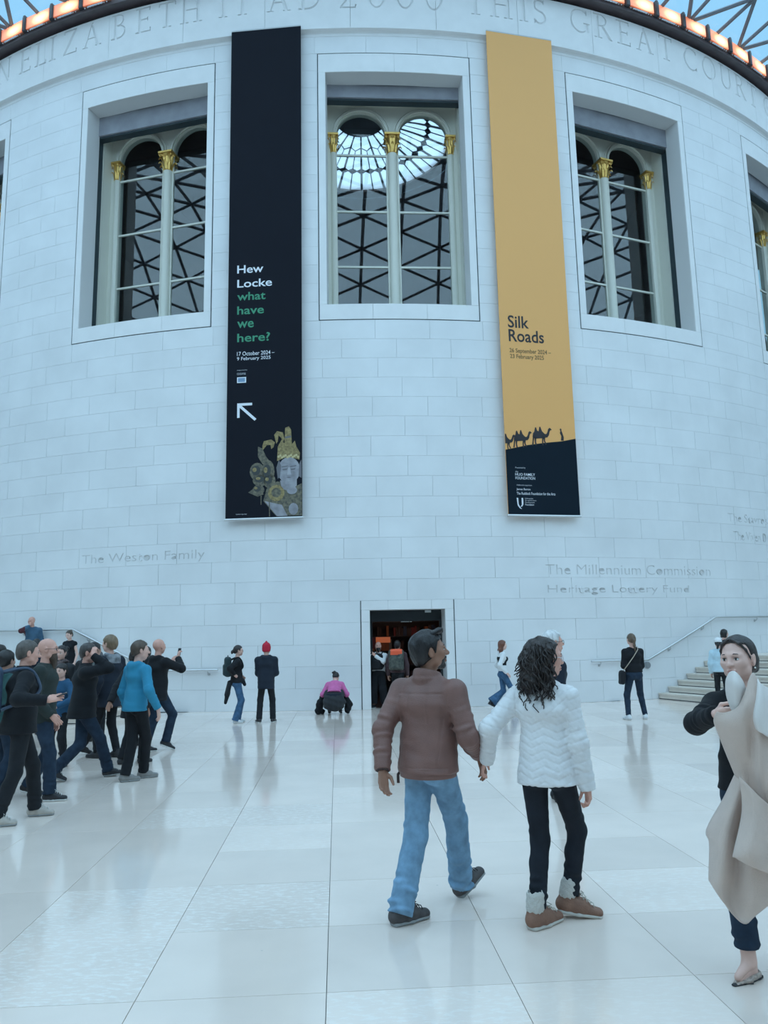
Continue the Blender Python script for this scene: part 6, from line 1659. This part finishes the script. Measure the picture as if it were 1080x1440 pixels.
# boy in blue jacket
p = at(87, 960, 11.9); l, a = (p.x, p.y, 0), 165
figure('dark-haired boy in blue zipped top facing the camera', l, a, 1.47, 'fair', vox=.014, bulk=.9, hairc=(.025, .02, .018), hairkw=dict(vol=.014, line=.055), top=dict(m=cloth('mid_blue', (.022, .085, .17)), name='blue_top', ease=.018, hem=-.1, hood='down'), tr=dict(m=BLACK2), hands=dict(L=(V3(-.10, .22, .88), V3(-1, -.4, 0)), R=(V3(.12, .22, .84), V3(1, -.4, 0))))
# dark puffer person
l, a = (-5.42, 14.9, 0), 20
figure('person with greying hair in dark padded coat, almost hidden by the striding man', l, a, 1.62, 'fair', vox=.016, hairc=(.085, .085, .09), top=dict(m=CHAR, name='padded_coat', ease=.035, hem=-.2, collar='stand'), head=(30, 0, 0))
# girl and man on the stairs
p = cp(TH0 - 18.35, DR + 1.0, 0); l, a = (p.x, p.y, 2*RISE), 160
p = at(97, 935, 21.1); l = (p.x, p.y, 3*RISE)
figure('girl in black strappy top on the stairs, hair tied up', l, a, 1.66, 'pale', fem=True, vox=.016, hairc=(.06, .042, .03), hair='bun', hairkw=dict(pts=(0, -.09, .09)), top=dict(m=BLACKC, name='strappy_top', ease=.018, hem=.0, sleeve=.05), tr=dict(m=BLACK2), head=(4, -14, 0))
p = at(43, 930, 21.6); l, a = (p.x, p.y, 5*RISE), 200
MAR = cloth('maroon', (.10, .028, .035)); DBL = cloth('denim_shirt', (.06, .13, .21))
figure('man in blue and maroon jacket on the stairs, hand to his face', l, a, 1.74, 'ruddy', vox=.016, hair=None, hairc=(.12, .09, .08), top=dict(m=DBL, name='jacket', ease=.022, hem=-.1, m2=(MAR, lambda C: C[:, 0] > .16)), head=(-30, -12, 0), hands=dict(R=(V3(.06, .17, 1.50), V3(1, -.2, -.8), V3(-.2, -.2, 1), V3(-1, .3, .2))), curl=(.5, .8))
p = at(50, 935, 16.2); l, a = (p.x, p.y, 0), 30
figure('dark-haired person seen over the bald bearded man\'s head', l, a, 1.88, 'warm', vox=.018, hairc=(.016, .014, .014), top=dict(m=NAVYC, ease=.02))
# left edge
l, a = (-4.62, 9.6, 0), -25
p12 = figure('dark-haired person in green jacket from behind, at the left edge', l, a, 1.69, 'warm', vox=.013, hairc=(.014, .012, .012), hairkw=dict(vol=.014), top=dict(m=cloth('bottle_green', (.03, .085, .085)), name='green_jacket', ease=.026, hem=-.12, hood='down'), tr=dict(m=DENIM3, ease=.018, ankle=.07), feet=dict(L=(-.12, .14, 4, 0, 0), R=(.12, -.16, -4, -14, .04)), head=(10, 0, 0))
for (px, d, H_, ps, nm, c) in ((0, 13.6, 1.77, 150, 'dark-haired person cut by the left edge, facing right', NAVYC), (5, 15.2, 1.70, 170, 'shorter dark-haired person at the left edge, behind the first', CHAR)):
    p = at(px, 935, d); figure(nm, (p.x, p.y, 0), ps, H_, 'fair', vox=.018, hairc=(.02, .016, .015), hairkw=dict(line=.055), top=dict(m=c, ease=.02, hem=-.12))
# ---------------------------------------------------------------- middle distance
l, a = (-3.36, 17.72, 0), -74
bp = figure('woman in black top and blue jeans with backpack, coat tied at her waist', l, a, 1.67, 'fair', fem=True, vox=.013, hairc=(.03, .022, .022), hair='pony', hairkw=dict(pts=[(0, -.14, -.02), (0, -.15, -.05)], back=-.05), glass=(.04, .03, .03),
    feet=dict(L=(-.09, .04, 10, 0, 0), R=(.10, -.02, -6, 0, 0)), hands=dict(R=(V3(.20, -.04, 1.02), V3(.8, -1, 0), V3(-.6, .7, -.3), V3(0, .3, 1)), L=(V3(-.16, .10, 1.0), V3(-.6, -1, 0))),
    top=dict(m=BLACKC, name='black_top', ease=.014, hem=-.02, sleeve=.9), tr=dict(m=DENIM2, name='jeans', ease=.014, ankle=.082, knee=.064, length=1.04), sh=dict(mu=SHW, ms=RUBW))
f = Field(.013); c = bp.pel
f.ell(c + V3(0, 0, -.02), c + V3(0, 0, .06), bp.rp, (.185, .145), (.165, .13), .02, cap=.4); f.ell(c + V3(0, -.15, -.02), c + V3(0, -.22, -.30), bp.rp, (.15, .05), (.12, .05), .04, cap=.6); f.cone(c + V3(.05, -.20, -.25), c + V3(.06, -.25, -.46), .05, .03, .03); f.cone(c + V3(0, .13, .02), c + V3(.03, .17, -.08), .045, .04, .03)
f.post.append(lambda x, y, z: .006*np.sin(60*x + 14*z)); P, F = f.mesh(); g = Geo(); g.add(P, F, 0); g.build('tied_coat', [BLACK2], bp.root)
backpack('dark green backpack on the woman in blue jeans', bp, cloth('dark_teal', (.03, .05, .055)), BLACKC, w=.28, h=.42, d=.15)
l, a = (-2.67, 17.66, 0), 2
REDK = cloth('red_knit', (.52, .022, .05), bump=.8, bs=90)
be = figure('person from behind in navy coat and red knitted beanie', l, a, 1.70, 'fair', vox=.013, hair=None, bulk=1.0, hairc=(.03, .02, .02), feet=dict(L=(-.17, .0, 28, 0, 0), R=(.13, .03, -12, 0, 0)),
    hands=dict(L=(V3(-.08, .27, 1.13), V3(-.45, -.7, -1)), R=(V3(.08, .27, 1.13), V3(.45, -.7, -1))), top=dict(m=NAVYC, name='navy_coat', ease=.036, hem=-.20, hood='down', wr=1.3), tr=dict(m=BLACK2, ease=.016, ankle=.068), sh=dict(mu=SHB, ms=RUBW))
f = Field(.011); f.blob(be.H(0, -.014, .045), (.095, .112, .105), .02, R=be.HR); f.blob(be.H(0, -.03, -.02), (.092, .095, .075), .03, R=be.HR); f.blob(be.H(0, -.02, .155), .022, .02)
hc_ = be.hc.copy(); f.cut(be.H(0, .06, .02), be.HR @ V3(0, .75, -.65), be.hc - .2, be.hc + .2, .01); f.cut(be.H(0, 0, -.065), V3(0, 0, -1), be.hc - .2, be.hc + .2, .006)
f.post.append(lambda x, y, z: .0025*np.sin(26*np.arctan2(y - hc_[1], x - hc_[0]))); P, F = f.mesh(); g = Geo(); g.add(P, F, 0); g.build('beanie', [REDK], be.root)
# kneeling woman in pink
l, a = (-1.28, 19.35, 0), 0
PINK = cloth('pink', (.62, .15, .36))
kn = Person('woman in pink top crouching on the floor with her back turned', l, a, 1.62, .013, fem=True, bulk=1.12, feet=dict(L=(-.13, -.02, 6, -20, .05), R=(.13, -.02, -6, -20, .05)), pz=.40, poff=(0, -.22), lean=54, sh_drop=.02, kneel=V3(0, 1, .25),
    hands=dict(L=(V3(-.24, .16, .34), V3(-.5, -1, .0)), R=(V3(.24, .16, .34), V3(.5, -1, 0))), head=(-12, -42, 0))
kn.hair((.022, .018, .018), 'pony', pts=[(-.02, -.13, .06), (-.06, -.14, .03)]); kn.body('fair'); kn.top(m=PINK, name='pink_top', ease=.020, hem=.06, sleeve=.95); kn.trousers(m=NAVYC, name='dark_jeans', ease=.055, ankle=.065, seat=1.55, rise=.08, length=.92); kn.shoes(SHB, RUB)
f = Field(.013); c = kn.pel; f.blob(c + V3(0, -.03, -.10), (.27, .17, .19), .04); f.blob(c + V3(0, -.05, -.20), (.24, .15, .14), .05); f.cone(c + V3(-.15, .05, .06), c + V3(.15, .05, .06), .10, .10, .05); f.cone(V3(.06, -.28, .25), V3(.02, -.30, .10), .03, .02, .02)
f.post.append(lambda x, y, z: .006*np.sin(45*z + 14*x) + .004*np.sin(60*x)); P, F = f.mesh(); g = Geo(); g.add(P, F, 0); g.build('jacket_round_waist', [CHAR], kn.root)
f = Field(.013); f.cone(V3(-.26, .02, .50), V3(-.36, -.02, .25), .06, .08, .05); f.cone(V3(-.36, -.02, .25), V3(-.40, -.02, .08), .085, .075, .05); f.cone(V3(-.40, -.02, .08), V3(-.30, 0, .06), .075, .06, .05); f.cone(V3(.24, .05, .42), V3(.33, .02, .22), .07, .09, .05); f.cone(V3(.33, .02, .22), V3(.30, -.02, .08), .09, .075, .04)
f.post.append(lambda x, y, z: .007*np.sin(40*z + 50*x)); P, F = f.mesh(); g = Geo(); g.add(P, F, 0); o = g.build('black_coat', [BLACKC], None, tuple(l)); tag(o, 'black coat bunched beside the crouching woman in pink', 'coat')
# doorway
l, a = (-.22, 20.75, 0), 168
d1 = figure('bearded man in white sleeves and black trousers at the doorway, photographing', l, a, 1.68, 'ruddy', vox=.014, hair=None, hairc=(.02, .017, .017), beard=((.018, .015, .015), .05), feet=dict(L=(-.14, 0, 14, 0, 0), R=(.14, .02, -14, 0, 0)),
    hands=dict(R=(V3(.16, .30, 1.38), V3(1, -.2, -.8), V3(-.1, .3, 1), V3(-1, .2, 0)), L=(V3(.02, .30, 1.34), V3(-1, -.1, -.8), V3(.6, .4, .7), V3(.3, .1, 1))), curl=(.9, .9), head=(14, 6, 0), top=dict(m=WHITEC, name='white_top', ease=.016, hem=-.04), tr=dict(m=BLACKC, name='wide_trousers', ease=.03, ankle=.10, knee=.09, length=.86), sh=dict(mu=SHB, ms=RUBW))
backpack('black bag worn on the chest of the man in white sleeves', d1, BLACKC, BLACK2, w=.32, h=.40, d=.16, front=True, drop=.04)
phone('phone held up by the man at the doorway', d1, V3(.12, .36, 1.46), V3(1, 0, 0), V3(0, .1, 1))
l, a = (.27, 20.5, 0), -8
CAMO = mat('camouflage_nylon', (.11, .12, .10), .7, noise=.7, nscale=14, col2=(.02, .025, .025)); ORG = mat('orange_flap', (.85, .11, .04), .5)
d2 = figure('dark-haired person with camouflage backpack entering the doorway', l, a, 1.70, 'warm', vox=.015, hairc=(.02, .014, .014), top=dict(m=cloth('plum', (.075, .045, .05)), ease=.022), tr=dict(m=BLACK2), feet=dict(L=(-.1, .1, 4, 0, 0), R=(.1, -.1, -4, 0, 0)))
backpack('camouflage backpack with bright orange top flap in the doorway', d2, CAMO, BLACKC, w=.38, h=.52, d=.20, patch=(ORG, lambda q: (q[:, 2] > .13) & (np.abs(q[:, 0] - .01) < .15) & (q[:, 2] > .13 + .25*(q[:, 0] - .05))))
# woman in flared jeans
l, a = (2.93, 19.75, 0), -84
CORS = BLACKC
fl = figure('woman with long auburn hair in white shirt and flared jeans, walking right', l, a, 1.69, 'pale', fem=True, vox=.013, bulk=.92, hairc=(.17, .06, .035), hair='long', hairkw=dict(line=.068), feet=dict(R=(.06, .22, -4, 4, 0), L=(-.06, -.36, 4, -28, .09)),
    top=dict(m=WHITEC, name='white_shirt', ease=.012, hem=.04, collar='fold', m2=(CORS, lambda C: (C[:, 2] > 1.06) & (C[:, 2] < 1.27) & (np.abs(C[:, 0]) < .135))), tr=dict(m=DENIM2, name='flared_jeans', ease=.008, ankle=.135, knee=.062, length=.98, rise=.10), sh=dict(mu=SHB, ms=RUB, heel=1), hands=dict(R=(V3(.22, -.02, .88), V3(.3, -1, 0)), L=(V3(-.22, .05, .88), V3(-.3, -1, 0))))
# woman in black top with shoulder bag
l, a = (5.16, 16.75, 0), 6
bg_ = figure('woman from behind in black top and blue jeans beside the right handrail', l, a, 1.75, 'fair', fem=True, vox=.012, bulk=1.06, hairc=(.12, .078, .05), hair='pony', hairkw=dict(pts=[(0, -.14, -.02), (.0, -.15, -.12), (.01, -.14, -.24)], back=-.05), feet=dict(L=(-.16, -.02, 14, 0, 0), R=(.22, .02, -14, 0, 0)),
    hands=dict(L=(V3(-.10, .24, 1.16), V3(-.4, -.8, -1)), R=(V3(.10, .24, 1.16), V3(.4, -.8, -1))), top=dict(m=BLACKC, name='black_top', ease=.014, hem=.02), tr=dict(m=DENIM3, name='blue_jeans', ease=.008, ankle=.052, knee=.060, length=.97, seat=1.15, rise=.10), sh=dict(mu=SHW, ms=RUBW))
sb = thing('shoulder_bag', 'black shoulder bag hanging at the hip of the woman by the handrail', 'bag', l, RAD(a))
f = Field(.013); c = V3(-.25, -.03, .86); f.slab(c, roty(.15), (.045, .10, .14), .04); f.blob(c + V3(0, 0, .06), (.05, .09, .09), .04); P, F = f.mesh(); g = Geo(); g.add(P, F, 0); g.build('bag_body', [BLACK2], sb)
m_ = MB(); m_.tube([c + V3(0, -.06, .13), V3(-.16, -.15, 1.12), V3(-.02, -.17, 1.30), V3(.10, -.12, 1.44), bg_.shj['R']*.6 + bg_.neck0*.4 + V3(0, -.01, .075), V3(.09, .09, 1.42)], .009, 6); g = Geo(); g.mb(m_, 0); g.build('strap', [mat('tan_strap', (.45, .38, .30), .6)], sb)
# white cap, pale blue sweater at the foot of the stairs
p = at(1012, 930, 19.3); l, a = (p.x, p.y, 0), -25
PBL = cloth('pale_blue', (.50, .66, .74))
cpp = figure('person in pale blue sweater and white cap at the foot of the stairs', l, a, 1.60, 'fair', fem=True, vox=.014, hairc=(.016, .014, .014), hair='pony', hairkw=dict(pts=[(0, -.13, -.05), (-.02, -.14, -.13)], back=-.05), top=dict(m=PBL, name='pale_blue_sweater', ease=.034, hem=-.06), tr=dict(m=BLACK2))
f = Field(.011); f.blob(cpp.H(0, -.012, .045), (.094, .112, .092), .01, R=cpp.HR); f.cut(cpp.H(0, 0, .028), cpp.HR @ V3(0, .05, -1), cpp.hc - .2, cpp.hc + .2, .004); f.ell(cpp.H(0, .085, .034), cpp.H(0, .155, .022), cpp.HR @ V3(1, 0, 0), (.072, .006), (.05, .005), .006); P, F = f.mesh(); g = Geo(); g.add(P, F, 0); g.build('cap', [WHITEC], cpp.root)
p = at(1021, 930, 20.8); l, a = (p.x, p.y, RISE), -70
figure('dark-haired person on the first stair, behind the white cap', l, a, 1.66, 'fair', vox=.016, hairc=(.016, .014, .014), hair='bob', fem=True, top=dict(m=CHAR))
# grey-haired man beyond the woman in white
p = at(776, 930, 8.8); l, a = (p.x, p.y, 0), -78
figure('white-haired man with glasses in dark jacket, behind the woman in white', l, a, 1.79, 'ruddy', vox=.011, hairc=(.62, .62, .62), hairkw=dict(vol=.012), glass=(.03, .03, .035), top=dict(m=NAVYC, name='dark_jacket', ease=.024, hem=-.12), tr=dict(m=BLACK2, ankle=.06), feet=dict(L=(-.09, .02, 4, 0, 0), R=(.09, -.02, -4, 0, 0)), head=(0, 4, 0))
